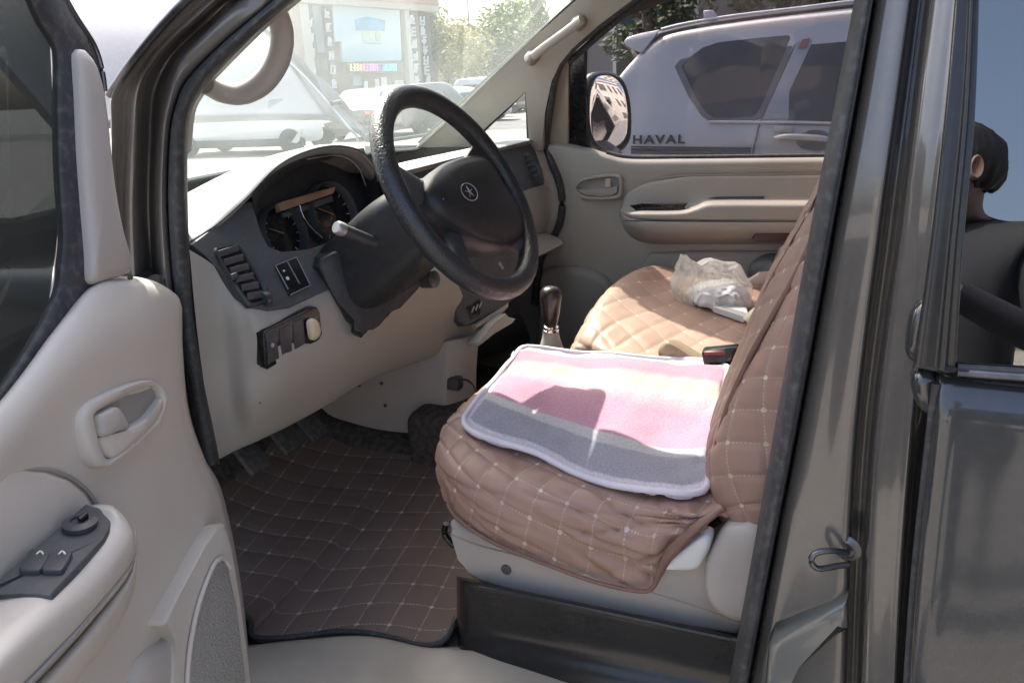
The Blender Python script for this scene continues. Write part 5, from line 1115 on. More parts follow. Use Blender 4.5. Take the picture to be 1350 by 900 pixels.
#          X,    bottom, belt, top, roof inset
for X, zb_, zbelt, zt, ins in ((-1.46, .42, 1.02, 1.06, .10), (-1.43, .36, 1.10, 1.22, .06), (-1.36, .34, 1.15, 1.36, .03), (-1.22, .33, 1.165, zroof-.14, .02), (-1.08, .32, 1.165, zroof-.05, .0), (-.85, .32, 1.165, zroof-.015, 0), (-.3, .32, 1.165, zroof+.015, 0), (.6, .32, 1.16, zroof+.03, 0), (1.3, .32, 1.155, zroof-.01, 0), (1.75, .32, 1.15, 1.48, 0), (2.25, .32, 1.14, 1.17, .02), (2.9, .32, 1.07, 1.10, .05), (3.25, .34, .98, 1.0, .12), (3.35, .40, .85, .88, .22)):
    tumble = .30*(zt-1.16) if zt > 1.16 else 0
    half = [(.08, zb_), (.03, zb_+.12), (.0, .62), (-.012, .85), (-.004, 1.02), (.02, zbelt), (.02+tumble*.5, (zbelt+zt)/2), (.02+tumble*.92, zt-.05*(zt-zbelt) if zt > zbelt else zt), (.09+tumble, zt+.025), (.35+tumble, zt+.05), (.95, zt+.065)]
    l_ = [(X, SY+ins+d, z) for d, z in half]; r_ = [(X, SY+1.9-ins-d, z) for d, z in half[::-1]]
    st_.append(l_+r_[1:])
body = loft('body', st_, suvp, suv, 70, 70, face_cam=False, flip=False)
plate('tail_panel', [(-1.455, SY+.15, .5), (-1.455, SY+1.75, .5), (-1.455, SY+1.75, 1.02), (-1.455, SY+.15, 1.02)], suvp, suv, .03, .01, normal=(-1, 0, 0))
wq = [(898, 88), (905, 79), (926, 63), (947, 56), (990, 51), (1040, 46.5), (1042, 50), (1034, 70), (1018, 106), (1003, 140), (998, 149), (990, 153.5), (968, 155), (941, 155), (931, 149), (918, 130)]
wqo = [(889, 88), (897, 76), (922, 57), (946, 49), (990, 44), (1044, 39), (1052, 42), (1042, 70), (1026, 108), (1010, 146), (1003, 156), (992, 160), (968, 161), (937, 161), (925, 153), (908, 128)]
trimm = pbr('dark_window_trim', (.10, .105, .115), .3, .1, 10)
plate('window_surround', [SG(x, y, .006) for x, y in wqo], trimm, body, .02, .004, normal=GN2)
suvglass, nt, n, l, b = mk('dark_suv_glass'); b.inputs['Base Color'].default_value = (.012, .014, .016, 1); b.inputs['Roughness'].default_value = .04; b.inputs['Specular IOR Level'].default_value = .6
plate('window_pane', [SG(x, y, .009) for x, y in wq], suvglass, body, .01, .001, normal=GN2)
plate('door_pillar', [SG(x, y, .007) for x, y in ((1058, 41), (1078, 38), (1068, 62), (1040, 120), (1040, 157), (1004, 158))], pbr('bluish_pillar_trim', (.22, .24, .27), .35, .1, 8, coat=.5), body, .02, .003, normal=GN2)
plate('window_pane', [SG(x, y, .006) for x, y in ((1064, 48), (1150, 36), (1230, 30), (1245, 165), (1038, 158), (1040, 118))], suvglass, body, .01, .001, normal=GN2)
plate('window_pane', [V((x, SY+.02+.30*(z-1.16)-.010, z)) for x, z in ((.62, 1.2), (1.75, 1.2), (1.3, zroof-.12), (.62, zroof-.08))], suvglass, body, .01, .001, normal=GN2)
tube('belt_trim', [SG(x, y, .010) for x, y in ((935, 161), (1000, 161.5), (1090, 163), (1240, 167))], .009, M['silver_plastic'], body, 20, 8)
tube('door_gap', [SG(1057, 40, .002), SG(1030, 100, .003), SG(1003, 160, .004), SB(997, 182, .012), SB(992, 205, .014), SB(990, 240, .012)], .005, M['dark'], body, 30, 6)
rail = tube('roof_rail', [SG(x, y, .03) for x, y in ((868, 46), (890, 40), (930, 32), (1000, 22), (1115, 8), (1240, -6))], .018, M['dark_soft'], suv, 30, 8, flat=.8)
tube('roof_rail_cap', [SG(x, y-5, .03) for x, y in ((872, 45), (900, 38), (960, 28), (1060, 16), (1115, 9), (1240, -5))], .012, M['silver_plastic'], rail, 30, 8)
plate('rail_foot', [SG(x, y, .04) for x, y in ((927, 14), (940, 13), (948, 25), (928, 27))], M['silver_plastic'], rail, .03, .005, normal=GN2)
# spoiler across the tail
sp0 = [SG(x, y, .0) for x, y in ((870, 39), (862, 50), (846, 71), (836, 66), (824, 60), (822, 55), (826, 50), (845, 44))]
bm = bmesh.new(); n_ = len(sp0)
a_ = [bm.verts.new(p) for p in sp0]; b_ = [bm.verts.new(V((p.x, 2*(SY+.95)-p.y, p.z))) for p in sp0]
bm.faces.new(a_); bm.faces.new(b_[::-1])
for i in range(n_): bm.faces.new((a_[i], b_[i], b_[(i+1) % n_], a_[(i+1) % n_]))
bmesh.ops.bevel(bm, geom=list(bm.edges), offset=.008, segments=2, profile=.5, affect='EDGES', clamp_overlap=True)
from_bm('spoiler', bm, suvp, suv)
plate('rear_window', [(-1.40, SY+.2, 1.18), (-1.40, SY+1.7, 1.18), (-1.19, SY+1.62, zroof-.1), (-1.19, SY+.28, zroof-.1)], suvglass, suv, .02, .004, normal=(-1, 0, .4))
# lettering and stripes, door handle
tm = pbr('dark_decal', (.03, .035, .05), .5)
o0 = SB(834.5, 189.5, .014); ox = SB(903, 187.5, .014)
tw = text_mesh('lettering', 'HAVAL', .1, o0, (1, 0, .0), (0, 0, 1), tm, suv, .002, .0035, 1.25)
bbx = [v.co.x for v in tw.data.vertices]; k_ = (ox.x-o0.x)/(max(bbx)-min(bbx)); h_ = (SB(835, 177.5).z-o0.z)/max(1e-4, max(v.co.z for v in tw.data.vertices)-min(v.co.z for v in tw.data.vertices))
for v in tw.data.vertices: v.co.x = o0.x+(v.co.x-min(bbx))*k_; v.co.z = o0.z+(v.co.z-o0.z)*h_
for y0, y1, wd in ((193.5, 195.5, .0045), (197, 199, .008), (201, 203.5, .008)):
    tube('stripe', [SB(832, y0, .010), SB(910, (y0+y1)/2, .012), SB(990, y1, .012)], wd, tm, suv, 10, 6, flat=.6, up=(0, 1, 0))
hd = tube('door_handle', [SB(1022, 182, .03), SB(1035, 180.5, .05), SB(1060, 181, .055), SB(1085, 183, .05), SB(1100, 185, .03)], [.012, .018, .018, .018, .012], M['silver_plastic'], suv, 20, 10)
dome('handle_bowl', [SB(x, y, .012) for x, y in ((1050, 190), (1056, 176), (1070, 171), (1090, 174), (1096, 190), (1085, 199), (1065, 198))], (0, -1, 0), [(1, 0), (.95, .004), (.7, .001)], trimm, suv, 24)
plate('red_reflection_patch', [SG(x, y, .012) for x, y in ((1052, 64), (1058, 52), (1068, 50), (1064, 63))], pbr('red_reflection_tint', (.24, .09, .10), .5), suv, .003, .001, normal=GN2)  # red patch paints a reflection at the top of the pillar
plate('trim_badge', [SB(x, y, .016) for x, y in ((1021, 166), (1046, 167), (1046, 175), (1021, 174))], M['silver_plastic'], suv, .006, .002)
plate('door_moulding', [SB(x, y, .03) for x, y in ((832, 212), (990, 208), (1200, 206), (1240, 240), (832, 240))], M['dark_soft'], suv, .03, .01)
for wx in (-.55, 2.35):
    for wy in (SY+.1, SY+1.8): wheel_at(V((wx, wy, .37)), .37, .24, suv, M['rubber'], M['steel'])

# ================================================================== PARKED CARS FARTHER OFF
def simple_car(name, label, loc, heading, col, L=4.5, H=1.45, Wd=1.78, kind='sedan', group=None, cat='car'):
    e = tag(empty(name, loc), label, cat, group); e.rotation_euler = (0, 0, heading)
    pm_ = pbr(name+'_paint', col, .3, .04, 2, metal=.1, coat=.9)
    hL = L/2; bz = .32
    if kind == 'sedan': pr = ((-hL, .55, .75, .06), (-hL+.1, .3, .92, .02), (-hL+.55, .25, 1.0, 0), (-hL+1.05, .25, H-.05, 0), (-hL+1.7, .25, H, 0), (.45, .25, H-.05, 0), (1.15, .25, .98, 0), (hL-.5, .25, .88, .02), (hL-.08, .3, .72, .08), (hL, .45, .6, .16))
    else: pr = ((-hL, .5, .95, .06), (-hL+.1, .32, H-.35, .02), (-hL+.35, .3, H-.06, 0), (-hL+1.2, .3, H, 0), (.5, .3, H-.02, 0), (1.1, .3, 1.08, 0), (hL-.4, .3, 1.0, .02), (hL-.06, .35, .85, .06), (hL, .5, .7, .12))
    belt = .95 if kind == 'sedan' else 1.05
    rows = []
    for x, zb_, zt, ins in pr:
        tb = .35*max(0, zt-belt); zl = min(zt, belt)
        hf = [(.06, zb_), (.0, zb_+.18), (0, .6*zl), (.02, zl-.02), (.03+tb*.5, (zl+zt)/2), (.05+tb, zt-.02), (.2+tb, zt+.015), (Wd/2, zt+.03)]
        lft_ = [(x, -Wd/2+ins+d, z) for d, z in hf]; rgt = [(x, Wd/2-ins-d, z) for d, z in hf[::-1]]
        rows.append(lft_+rgt[1:])
    G2 = gridpts(rows, 40, 40)
    M4 = Matrix.Translation(V(loc)) @ Matrix.Rotation(heading, 4, 'Z')
    G2 = [[M4 @ p for p in r] for r in G2]
    bd = gridmesh('body', G2, pm_, e, face_cam=False)
    for s in (-1, 1): box('side_skirt', M4 @ V((0, s*(Wd/2-.06), .30)), (L*.80, .10, .20), M['dark'], bd, Matrix.Rotation(heading, 3, 'Z'), .03)
    ax0 = -hL+(1.0 if kind == 'sedan' else .45)
    for s in (-1, 1):
        y0 = s*(Wd/2-.02); y1 = s*(Wd/2-.06-.35*(H-belt-.1))
        nrm = (M4.to_3x3() @ V((0, s, .35)))
        for xa, xb, xc, xd in ((ax0, -.02, -.02, ax0+.45), (.06, .95, .50, .06)):
            plate('window_pane', [M4 @ V(q) for q in ((xa, y0+s*.012, belt+.03), (xb, y0+s*.012, belt+.03), (xc, y1+s*.012, H-.10), (xd, y1+s*.012, H-.10))], suvglass, bd, .02, .002, normal=nrm)
        for xw in (-hL+.85, hL-.85):
            c = M4 @ V((xw, s*(Wd/2-.09), .32)); t = lathe('wheel', [(.19, -.1), (.30, -.1), (.32, -.07), (.32, .07), (.30, .1), (.19, .1)], c, M4.to_3x3() @ V((0, 1, 0)), M['rubber'], e, 22)
            lathe('rim', [(.03, -.102), (.1, -.095), (.18, -.085), (.2, -.1), (.2, .1), (.1, .095)], c, M4.to_3x3() @ V((0, 1, 0)), M['steel'], t, 16)
        box('tail_lamp', M4 @ V((-hL+.02, s*(Wd/2-.25), .8)), (.06, .25, .12), pbr('red_lamp', (.5, .02, .02), .3), e, Matrix.Rotation(heading, 3, 'Z'), .01)
        box('headlamp', M4 @ V((hL-.12, s*(Wd/2-.3), .68)), (.1, .28, .11), M['chrome'], e, Matrix.Rotation(heading, 3, 'Z'), .01)
    for xs_, xt, sg in ((.45, 1.13, 1), (ax0+.05, ax0-.38 if kind == 'sedan' else ax0-.1, -1)):
        plate('windscreen' if sg > 0 else 'rear_window', [M4 @ V(q) for q in ((xt, -Wd/2+.16, belt+.06), (xt, Wd/2-.16, belt+.06), (xs_, Wd/2-.32, H-.03), (xs_, -Wd/2+.32, H-.03))], suvglass, bd, .02, .002, normal=M4.to_3x3() @ V((sg, 0, .8)))
    return e
G0 = lambda x, y: P(x, y, Z=0)
c1 = G0(330, 204); simple_car('parked_car', 'white car seen under the raised bonnet of the van', (c1.x-.3, c1.y+.6, 0), math.radians(12), (.72, .73, .72), 4.7, 1.75, 1.85, 'suv')
c2 = G0(455, 186); simple_car('parked_car', 'dark grey car parked behind the nose of the white one', (c2.x, c2.y+2, 0), math.radians(100), (.06, .065, .07), 4.4, 1.5, 1.8, 'sedan')
c3 = G0(540, 178); simple_car('parked_car', 'black off-roader showing a red tail lamp beside the steering wheel rim', (c3.x, c3.y+1.2, 0), math.radians(80), (.03, .03, .035), 4.3, 1.6, 1.8, 'suv')
c4 = G0(605, 161); simple_car('parked_car', 'white sedan parked between the building and the far windscreen pillar', (c4.x, c4.y+.5, 0), math.radians(15), (.75, .77, .78), 4.6, 1.45, 1.8, 'sedan')
c5 = G0(625, 150); simple_car('parked_van', 'pale bluish white van standing behind the white sedan', (c5.x, c5.y+3, 0), math.radians(8), (.66, .70, .74), 5.0, 1.95, 1.85, 'suv', cat='van')
c6 = G0(672, 148); simple_car('parked_car', 'black car seen through the small triangular window', (c6.x, c6.y, 0), math.radians(95), (.02, .02, .024), 4.5, 1.6, 1.8, 'suv')

# ================================================================== BUILDING WITH BILLBOARD
B0, B1 = V((-24.456, 30, 0)), V((-22.567, 38, 0)); BD = (B1-B0).normalized(); BN = V((BD.y, -BD.x, 0))
def BB(x, y, off=0): return PL(x, y, B0+BN*off, BN)
def BW(s, z, off=0): return B0+BD*s+BN*off+V((0, 0, z))
shop = tag(empty('shop_building', B0.lerp(B1, .5)), 'shop building with a pale blue billboard, coloured lettering strip and dark pillars', 'building')
wallm = pbr('dark_shop_wall', (.10, .10, .10), .7, .2, .6); creamm = pbr('cream_render', (.62, .56, .48), .8, .06, .5); salmon = pbr('salmon_render', (.55, .38, .30), .8, .08, .5)
tealm = pbr('teal_glass_panel', (.20, .32, .34), .25, .15, .8); pilm = pbr('dark_pillar_stone', (.045, .05, .055), .4, .2, 2)
def blk(name, s0, s1, z0, z1, d0, d1, mat, par=shop, bev=.02):
    pts = [BW(s0, z0, d1), BW(s1, z0, d1), BW(s1, z1, d1), BW(s0, z1, d1)]
    return plate(name, pts, mat, par, d1-d0, bev, normal=BN)
def sx(x, y): return (BB(x, y)-B0).dot(BD)
def bz_(x, y): return BB(x, y).z
blk('wall', -2.2, 8.6, -.05, 11, -8, 0, wallm, bev=.05)
blk('side_wall', -2.2, sx(402, 40), 0, 10.9, .0, .25, salmon)
blk('cornice', -2.3, 8.9, bz_(480, 11), 11.05, .0, .5, creamm)
blk('cornice_band', -2.3, 8.8, bz_(480, 2), bz_(480, -6), .5, .56, salmon)
blk('pilaster', sx(392, 40), sx(404, 40), 0, bz_(480, 12), .0, .35, creamm)
blk('pilaster', sx(531, 60), sx(537, 60), 0, bz_(535, 14), .0, .35, creamm)
for x0, x1 in ((404, 413), (427, 438), (540, 549), (553, 562)): blk('pillar', sx(x0, 60), sx(x1, 60), 0, bz_(x0, 10), .0, .28, pilm)
blk('glass_panel', sx(413, 40), sx(427, 40), bz_(420, 70), bz_(420, 8), .0, .1, tealm)
blk('glass_panel', sx(413, 40), sx(427, 40), .1, bz_(420, 76), .0, .1, wallm)
# billboard, flat print of washed blue and white
bbm, nt, n, l, b = mk('billboard_print'); tcb = n.new('ShaderNodeTexCoord'); sb_ = n.new('ShaderNodeSeparateXYZ'); l.new(tcb.outputs['Object'], sb_.inputs[0])
nb = n.new('ShaderNodeTexNoise'); nb.inputs['Scale'].default_value = .7; nb.inputs['Detail'].default_value = 5; l.new(tcb.outputs['Object'], nb.inputs['Vector'])
zlo, zhi = bz_(480, 82), bz_(480, 9)
zz_ = math_n(n, l, 'ADD', math_n(n, l, 'DIVIDE', math_n(n, l, 'SUBTRACT', sb_.outputs[2], zlo), zhi-zlo), math_n(n, l, 'MULTIPLY', math_n(n, l, 'SUBTRACT', nb.outputs[0], .5), .25))
rb = n.new('ShaderNodeValToRGB'); e_ = rb.color_ramp.elements; e_[0].position = 0; e_[0].color = (.28, .50, .56, 1); e_[1].position = 1; e_[1].color = (.55, .66, .64, 1)
for p_, c in ((.12, (.36, .56, .62)), (.3, (.55, .68, .70)), (.6, (.62, .72, .72)), (.85, (.58, .70, .68))):
    q = e_.new(p_); q.color = (*c, 1)
l.new(zz_, rb.inputs[0]); l.new(rb.outputs[0], b.inputs['Base Color']); b.inputs['Roughness'].default_value = .6
def bquad(name, pts, off, mat, par, th=.05): return plate(name, [BB(x, y, off) for x, y in pts], mat, par, th, .008, normal=BN)
bill = bquad('billboard', ((438, 6), (527, 14), (530, 80), (452, 82), (450, 55), (441, 55)), .30, bbm, shop, .25)
blue = pbr('billboard_blue', (.22, .48, .62), .6, .1, 2); yel = pbr('billboard_yellow', (.55, .62, .45), .6, .1, 2)
bquad('billboard_title', ((468, 26), (484, 22), (508, 27), (507, 41), (470, 40)), .33, blue, bill, .02)
for k in range(3): bquad('billboard_title', ((477+9*k, 42), (484+9*k, 42), (484+9*k, 55), (478+9*k, 55)), .33, yel, bill, .02)
bquad('billboard_line', ((480, 56.5), (504, 57), (504, 58.5), (480, 58)), .33, blue, bill, .02)
# running letter strip
blk('sign_strip', sx(453, 88), sx(529, 88), bz_(490, 96), bz_(490, 82), .0, .32, pilm)
cols3 = [(.75, .7, .25)]*3+[(.75, .30, .25)]*2+[(.65, .25, .75)]*4+[(.2, .2, .6)]*2+[(.1, .65, .75)]*4
for k, c in enumerate(cols3):
    lm, nt, n, l, b = mk('lit_letter'); b.inputs['Base Color'].default_value = (*c, 1); b.inputs['Emission Color'].default_value = (*c, 1); b.inputs['Emission Strength'].default_value = .35
    x = 462+4.15*k
    for (u0, v0, u1, v1) in random.sample(((0, 0, .8, .12), (0, .45, .8, .57), (0, .88, .8, 1), (0, 0, .18, 1), (.62, 0, .8, 1), (.3, 0, .5, 1)), 4):
        bquad('letter_stroke', ((x+3.6*u0, 84.5+9*v0), (x+3.6*u1, 84.5+9*v0), (x+3.6*u1, 84.5+9*v1), (x+3.6*u0, 84.5+9*v1)), .36, lm, shop, .02)
# white character marks down the pillars (too blurred to read)
wm_ = pbr('white_sign_paint', (.72, .72, .70), .6, .05, 3)
for x0, y0, dx, n0, step in ((405.5, 24, 1.7, 5, 20), (428.5, 12, 1.9, 6, 18.5), (541, 20, 1.3, 6, 16), (554, 22, 1.2, 7, 13)):
    for k in range(n0):
        cx, cy = x0+dx*k, y0+step*k
        for (u0, v0, u1, v1) in random.sample(((0, 0, 7, 2), (0, 5, 7, 7), (0, 10, 7, 12), (0, 0, 2, 12), (5, 0, 7, 12), (2.5, 0, 4.5, 12), (1, 3, 6, 9)), 4):
            bquad('sign_stroke', ((cx+u0*.9, cy+v0), (cx+u1*.9, cy+v0), (cx+u1*.9, cy+v1), (cx+u0*.9, cy+v1)), .31, wm_, shop, .03)
# entrance with posters
for x, y0, y1, w_, mt in ((465, 100, 113, 11, tealm), (480, 107, 130, 5, wm_), (494, 104, 117, 6, creamm), (503, 102, 130, 7, wm_), (520, 106, 112, 12, creamm)):
    bquad('poster', ((x, y0), (x+w_, y0), (x+w_+.6, y1), (x+.6, y1)), .08, mt, shop, .05)
blk('awning', sx(455, 120), sx(500, 120), bz_(480, 131), bz_(480, 125), .0, 1.2, creamm)

# ================================================================== TREES, POLE, FAR BLOCKS
leafm = {}
def leaf_mat(nm, c1, c2):
    m, nt, n, l, b = mk(nm); oi = n.new('ShaderNodeTexCoord'); nz = n.new('ShaderNodeTexNoise'); nz.inputs['Scale'].default_value = .9; nz.inputs['Detail'].default_value = 4
    l.new(oi.outputs['Object'], nz.inputs['Vector']); mx = n.new('ShaderNodeMix'); mx.data_type = 'RGBA'; mx.inputs[6].default_value = (*c1, 1); mx.inputs[7].default_value = (*c2, 1); l.new(nz.outputs[0], mx.inputs[0])
    l.new(mx.outputs[2], b.inputs['Base Color']); b.inputs['Roughness'].default_value = .6
    tl = n.new('ShaderNodeBsdfTranslucent'); l.new(mx.outputs[2], tl.inputs[0]); ms = n.new('ShaderNodeMixShader'); ms.inputs[0].default_value = .35
    l.new(b.outputs[0], ms.inputs[1]); l.new(tl.outputs[0], ms.inputs[2]); l.new(ms.outputs[0], n['Material Output'].inputs[0]); return m
leafA = leaf_mat('green_leaves', (.06, .11, .03), (.13, .16, .045)); leafB = leaf_mat('yellow_green_leaves', (.16, .17, .04), (.24, .19, .05)); leafC = leaf_mat('dark_leaves', (.03, .055, .02), (.07, .10, .035))
barkm = pbr('bark', (.12, .09, .07), .9, .3, 3)
def tree(label, base, h, r, mat, nl=1500, group=None, narrow=1.0, seed=0, name='tree'):
    rnd = random.Random(seed); e = tag(empty(name, base), label, 'tree', group)
    b0 = V(base); top_ = b0+V((rnd.uniform(-.2, .2)*h*.1, rnd.uniform(-.2, .2)*h*.1, h*.85))
    vs, fs = [], []
    def limb(a, b_, r0, r1):
        d = (b_-a); t = d.normalized(); s = t.orthogonal().normalized(); q = t.cross(s); k0 = len(vs)
        for p, rr in ((a, r0), (a.lerp(b_, .5)+s*d.length*.04, (r0+r1)/2), (b_, r1)):
            for j in range(7):
                an = 2*math.pi*j/7; vs.append(p+(s*math.cos(an)+q*math.sin(an))*rr)
        for k in range(2):
            for j in range(7): fs.append((k0+k*7+j, k0+k*7+(j+1) % 7, k0+(k+1)*7+(j+1) % 7, k0+(k+1)*7+j))
    limb(b0, top_, .03*h, .008*h); cl = []
    for k in range(11):
        f = .35+.6*k/11; p = b0.lerp(top_, f); an = rnd.uniform(0, 6.28); ln = r*rnd.uniform(.5, 1.0)*(1-.4*f)
        q = p+V((math.cos(an)*ln*narrow, math.sin(an)*ln*narrow, ln*rnd.uniform(.2, .6))); limb(p, q, .010*h, .003*h); cl.append((q, r*rnd.uniform(.3, .5)))
        cl.append((p.lerp(q, .5)+V((0, 0, r*.15)), r*rnd.uniform(.25, .4)))
    cl.append((top_, r*.45))
    mesh('trunk', vs, fs, barkm, e, True, 60)
    vs, fs = [], []
    for k in range(nl):
        c, rr = rnd.choice(cl); d = V((rnd.gauss(0, 1), rnd.gauss(0, 1), rnd.gauss(0, .8))); d = d.normalized()*rr*rnd.uniform(.25, 1.0)**.5; d.x *= narrow; d.y *= narrow
        p = c+d; s = .055*r*rnd.uniform(.6, 1.5); a = V((rnd.gauss(0, 1), rnd.gauss(0, 1), rnd.gauss(0, .6))).normalized(); b_ = a.orthogonal().normalized(); k0 = len(vs)
        vs += [p-a*s, p+b_*s*.5, p+a*s, p-b_*s*.5]; fs.append((k0, k0+1, k0+2, k0+3))
    mesh('crown', vs, fs, mat, e, False)
    return e
def gt(x, dist):
    d = ray(x, 120); d = V((d.x, d.y, 0)).normalized(); return V((CAM.x+d.x*dist, CAM.y+d.y*dist, 0))
for k, (x, dist, h, r, mt, nw, lab) in enumerate(((572, 52, 9.5, 2.6, leafA, .6, 'tall slim green tree right beside the billboard building'), (590, 56, 6.5, 3.0, leafB, 1, 'yellowing tree behind the white sedan'), (612, 60, 6.0, 3.2, leafB, 1, 'low yellow green tree left of the thin pole'), (650, 66, 7.5, 3.8, leafA, 1, 'rounded green tree right of the thin pole'), (690, 64, 8.0, 4.2, leafA, 1, 'broad green tree rising over the windscreen pillar edge'), (712, 58, 9.0, 2.4, leafA, .6, 'slim pointed tree in front of the broad green tree'))):
    tree(lab, gt(x, dist), h, r, mt, 1800, 'trees beyond the car park', nw, k+3)
def house(label, c, size, mat, wmat, rows_=3, cols__=6, ang=0, roofc=None, name='building', face=(-1, 1)):
    e = tag(empty(name, (c[0], c[1], 0)), label, 'building'); R3 = Matrix.Rotation(ang, 3, 'Z')
    def Wp(x, y, z): return V((c[0], c[1], 0))+R3 @ V((x, y, z))
    w_, d_, h_ = size
    box('wall', Wp(0, 0, h_/2-.02), (w_, d_, h_), mat, e, R3, .05)
    box('parapet', Wp(0, 0, h_+.12), (w_+.3, d_+.3, .3), roofc or mat, e, R3, .04)
    for s in face:
        for i in range(cols__):
            for j in range(rows_):
                x = -w_/2+w_*(i+.5)/cols__; z = h_*(j+.5)/rows_+.1; ww, hh = w_/cols__*.5, h_/rows_*.5
                f = box('window', Wp(x, s*(d_/2+.02), z), (ww+.16, .10, hh+.16), M['white_plastic'], e, R3, .01)
                box('pane', Wp(x, s*(d_/2+.06), z), (ww, .06, hh), wmat, f, R3, .005)
    return e
house('low grey block far behind the car park near the pole', gt(612, 95), (26, 10, 6.5), pbr('grey_far_wall', (.40, .40, .40), .8), tealm, 2, 7, math.radians(20), face=(-1,))
pole_p = gt(623, 70)
pl_ = lathe('lamp_post', [(.10, 0), (.09, .3), (.07, 4), (.05, 9.0), (.02, 9.1)], pole_p, (0, 0, 1), M['steel'], None, 10); tag(pl_, 'thin tall pole standing against the pale sky', 'pole')
# dim frontage behind the SUV, with trees before it
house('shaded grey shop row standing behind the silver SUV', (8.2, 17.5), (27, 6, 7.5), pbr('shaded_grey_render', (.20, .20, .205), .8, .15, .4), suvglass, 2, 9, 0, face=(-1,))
for k, (x, y, h, r) in enumerate(((-3.5, 12.2, 5.0, 1.2), (-1.2, 13.0, 6.0, 1.8), (2.4, 12.0, 7.0, 2.2))):
    tree(('dark leafy tree above the tail of the SUV', 'dark leafy tree above the SUV spoiler', 'dark leafy tree behind the SUV roof rail')[k], (x, y, 0), h, r, leafC, 2200, 'trees behind the SUV', 1, 40+k)
# what stands behind the photographer and shows only as reflections
house('pale block with rows of windows seen in the door mirror', (30, 3.5), (18, 8, 8), creamm, pbr('brown_grey_panes', (.14, .12, .10), .3), 3, 5, math.radians(90), face=(1,))
house('long low pale building reflected in the sliding door', (8, -34), (60, 8, 6), pbr('beige_wall', (.5, .46, .40), .85), suvglass, 2, 14, 0, face=(1,))

# ================================================================== PHOTOGRAPHER (seen in the sliding door glass)
pm1 = pbr('dark_jacket', (.02, .022, .028), .85, .2, 12, .4, 120); skinm = pbr('skin', (.26, .155, .115), .55, .08, 12); hairm = pbr('black_hair', (.010, .009, .009), .55, .2, 40, .8, 90); jean = pbr('dark_trousers', (.03, .035, .05), .9, .2, 10)
px0, py0 = .265, -1.47
def skinned(name, verts, edges, rad, mat, parent, sub=2, root=0):
    me = bpy.data.meshes.new(name); me.from_pydata([tuple(v) for v in verts], edges, []); o = bpy.data.objects.new(name, me); COL.objects.link(o)
    sk_ = o.modifiers.new('skin', 'SKIN')
    for i, r in enumerate(rad): me.skin_vertices[0].data[i].radius = r if isinstance(r, tuple) else (r, r)
    me.skin_vertices[0].data[root].use_root = True
    sk_.use_smooth_shade = True; sb2 = o.modifiers.new('sub', 'SUBSURF'); sb2.levels = sub; sb2.render_levels = sub
    bpy.context.view_layer.update()
    nm = bpy.data.meshes.new_from_object(o.evaluated_get(bpy.context.evaluated_depsgraph_get())); bpy.data.objects.remove(o, do_unlink=True)
    nm.materials.clear(); finish(nm, mat, True, 80); return link(name, nm, parent)
bv_ = [(0, 0, .98), (0, .01, 1.16), (0, .02, 1.36), (0, .01, 1.51), (0, .03, 1.58), (0, .06, 1.63), (0, .06, 1.72), (0, .06, 1.785),
       (-.19, .01, 1.52), (-.25, .06, 1.27), (-.11, .27, 1.37), (-.085, .31, 1.385), (.19, .01, 1.52), (.25, .06, 1.27), (.11, .27, 1.37), (.085, .31, 1.385),
       (-.10, 0, .90), (-.11, .02, .50), (-.12, -.02, .09), (-.12, .12, .05), (.10, 0, .90), (.11, .02, .50), (.12, -.02, .09), (.12, .12, .05)]
ed_ = [(0, 1), (1, 2), (2, 3), (3, 4), (4, 5), (5, 6), (6, 7), (3, 8), (8, 9), (9, 10), (10, 11), (3, 12), (12, 13), (13, 14), (14, 15), (0, 16), (16, 17), (17, 18), (18, 19), (0, 20), (20, 21), (21, 22), (22, 23)]
rd_ = [(.16, .11), (.155, .11), (.17, .115), (.15, .10), .058, (.070, .085), (.080, .098), (.052, .066), .07, .048, .034, .030, .07, .048, .034, .030, .09, .06, .045, .035, .09, .06, .045, .035]
for s in (-1, 1):           # fingers closed round the phone, thumb on its face
    r0_ = 11 if s < 0 else 15; bx_ = s*.085
    for k in range(4):
        z = 1.413-.019*k; i0 = len(bv_); ln_ = (.9, 1.0, .95, .78)[k]
        bv_ += [(bx_-s*.004, .335, z), (bx_-s*.012, .335+.024*ln_, z), (bx_-s*.030*ln_, .335+.028*ln_, z), (bx_-s*.042*ln_, .335+.014, z)]
        ed_ += [(r0_, i0), (i0, i0+1), (i0+1, i0+2), (i0+2, i0+3)]; rd_ += [.0095, .009, .0085, .0075]
    i0 = len(bv_); bv_ += [(bx_-s*.012, .315, 1.405), (bx_-s*.030, .322, 1.412), (bx_-s*.046, .327, 1.408)]
    ed_ += [(r0_, i0), (i0, i0+1), (i0+1, i0+2)]; rd_ += [.011, .010, .0085]
off_ = V((px0, py0, 0)); RB = Matrix.Rotation(math.radians(32), 3, 'Z'); RH = Matrix.Rotation(math.radians(78), 3, 'Z'); bodyp = skinned('person', [RB @ V(p)+off_ for p in bv_], ed_, rd_, None, None)
for m_ in (pm1, skinm, jean, hairm): bodyp.data.materials.append(m_)
for p_ in bodyp.data.polygons:
    c = RB.inverted() @ (p_.center-off_)+off_; hb_ = (RH.inverted() @ (p_.center-off_)).y
    p_.material_index = (3 if (c.z > 1.66 and hb_ < .05) or c.z > 1.775 else 1) if (c.z > 1.615 or (c.z > 1.57 and abs(c.x-px0) < .07)) else (1 if (c.y > py0+.275 and c.z > 1.3) else (2 if c.z < .96 else 0))
tag(bodyp, 'person in dark jacket and trousers taking the picture, reflected in the sliding door window', 'person')
hc = RB @ V((0, .055, 1.715))+off_; hv, hf_ = [], []; NH = 96
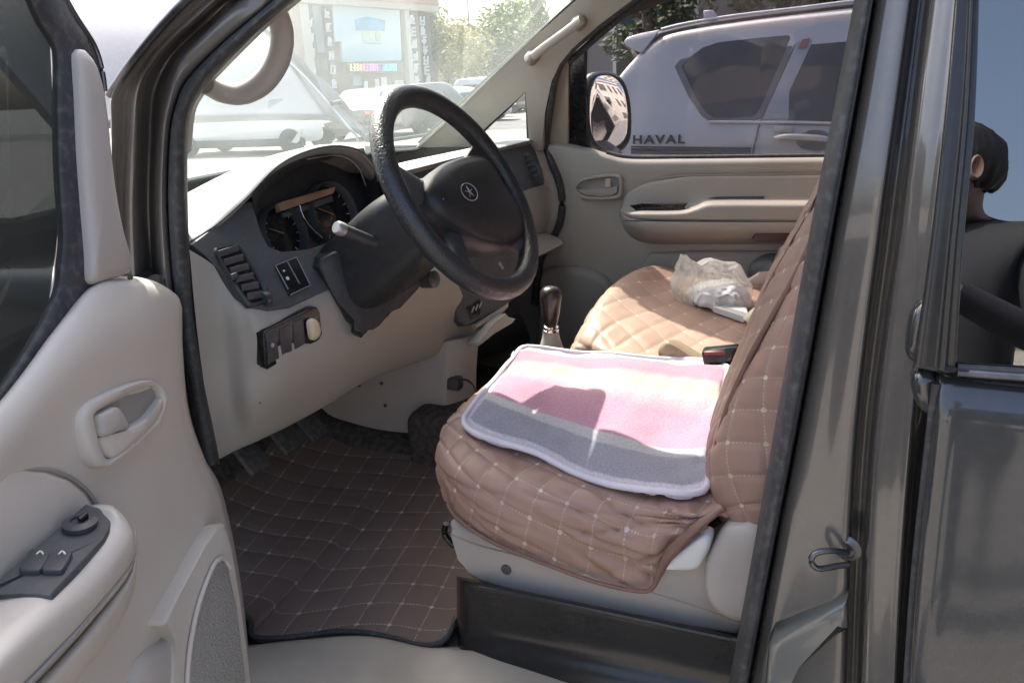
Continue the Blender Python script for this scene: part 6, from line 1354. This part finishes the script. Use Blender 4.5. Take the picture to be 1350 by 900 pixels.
for j in range(17):
    f = j/16.0; t = math.pi*f*.70
    for i in range(NH):
        a = 2*math.pi*i/NH; sa_ = math.sin(a)
        lim = 1.0 if sa_ < .2 else 1.0-.42*min(1, (sa_-.2)/.5)          # shorter over the brow
        lim *= 1+.10*noise.noise(V((math.cos(a)*5, sa_*5, 4.4)))
        thick_ = 1.07*(1-.10*max(0, (f-.75)/.25)**2)
        rr = thick_+.06*noise.noise(V((math.cos(a)*7, sa_*7, f*7)))+.05*noise.noise(V((math.cos(a)*22, sa_*22, f*4)))
        tt = t*lim; hv.append(hc+RH @ V((math.cos(a)*math.sin(tt)*.084*rr, sa_*math.sin(tt)*.102*rr-.004, math.cos(tt)*.106*rr+.004)))
for j in range(16):
    for i in range(NH): hf_.append((j*NH+i, j*NH+(i+1) % NH, (j+1)*NH+(i+1) % NH, (j+1)*NH+i))
mesh('hair', hv, hf_, hairm, bodyp, True, 80)
for s in (-1, 1): dome('ear', [hc+RH @ V((s*.080, -.012+.015*math.cos(k*.785), -.02+.03*math.sin(k*.785))) for k in range(8)], RH @ V((s, -.3, 0)), [(1, 0), (1.1, .008), (.9, .014), (.5, .009)], skinm, bodyp, 16)
dome('nose', [hc+RH @ V((.015*math.cos(k*.785), .092, -.028+.026*math.sin(k*.785))) for k in range(8)], RH @ V((0, 1, -.1)), [(1, -.02), (.9, .004), (.6, .016), (.2, .02)], skinm, bodyp, 12)
for s in (-1, 1): lathe('eye', [(.010, 0), (.008, .004), (.003, .006)], hc+RH @ V((s*.031, .088, .0)), RH @ V((0, 1, 0)), M['dark'], bodyp, 10)
plate('mouth', [hc+RH @ V((x, .092, z)) for x, z in ((-.022, -.062), (0, -.058), (.022, -.062), (0, -.068))], pbr('lips', (.30, .13, .11), .5), bodyp, .006, .001, normal=RH @ V((0, 1, 0)))
ph = box('phone', RB @ V((0, .342, 1.385))+off_, (.150, .009, .074), M['black'], None, RB @ Matrix.Rotation(math.radians(-8), 3, 'X'), .003); tag(ph, 'black phone held in both hands by the person in the dark jacket', 'phone')
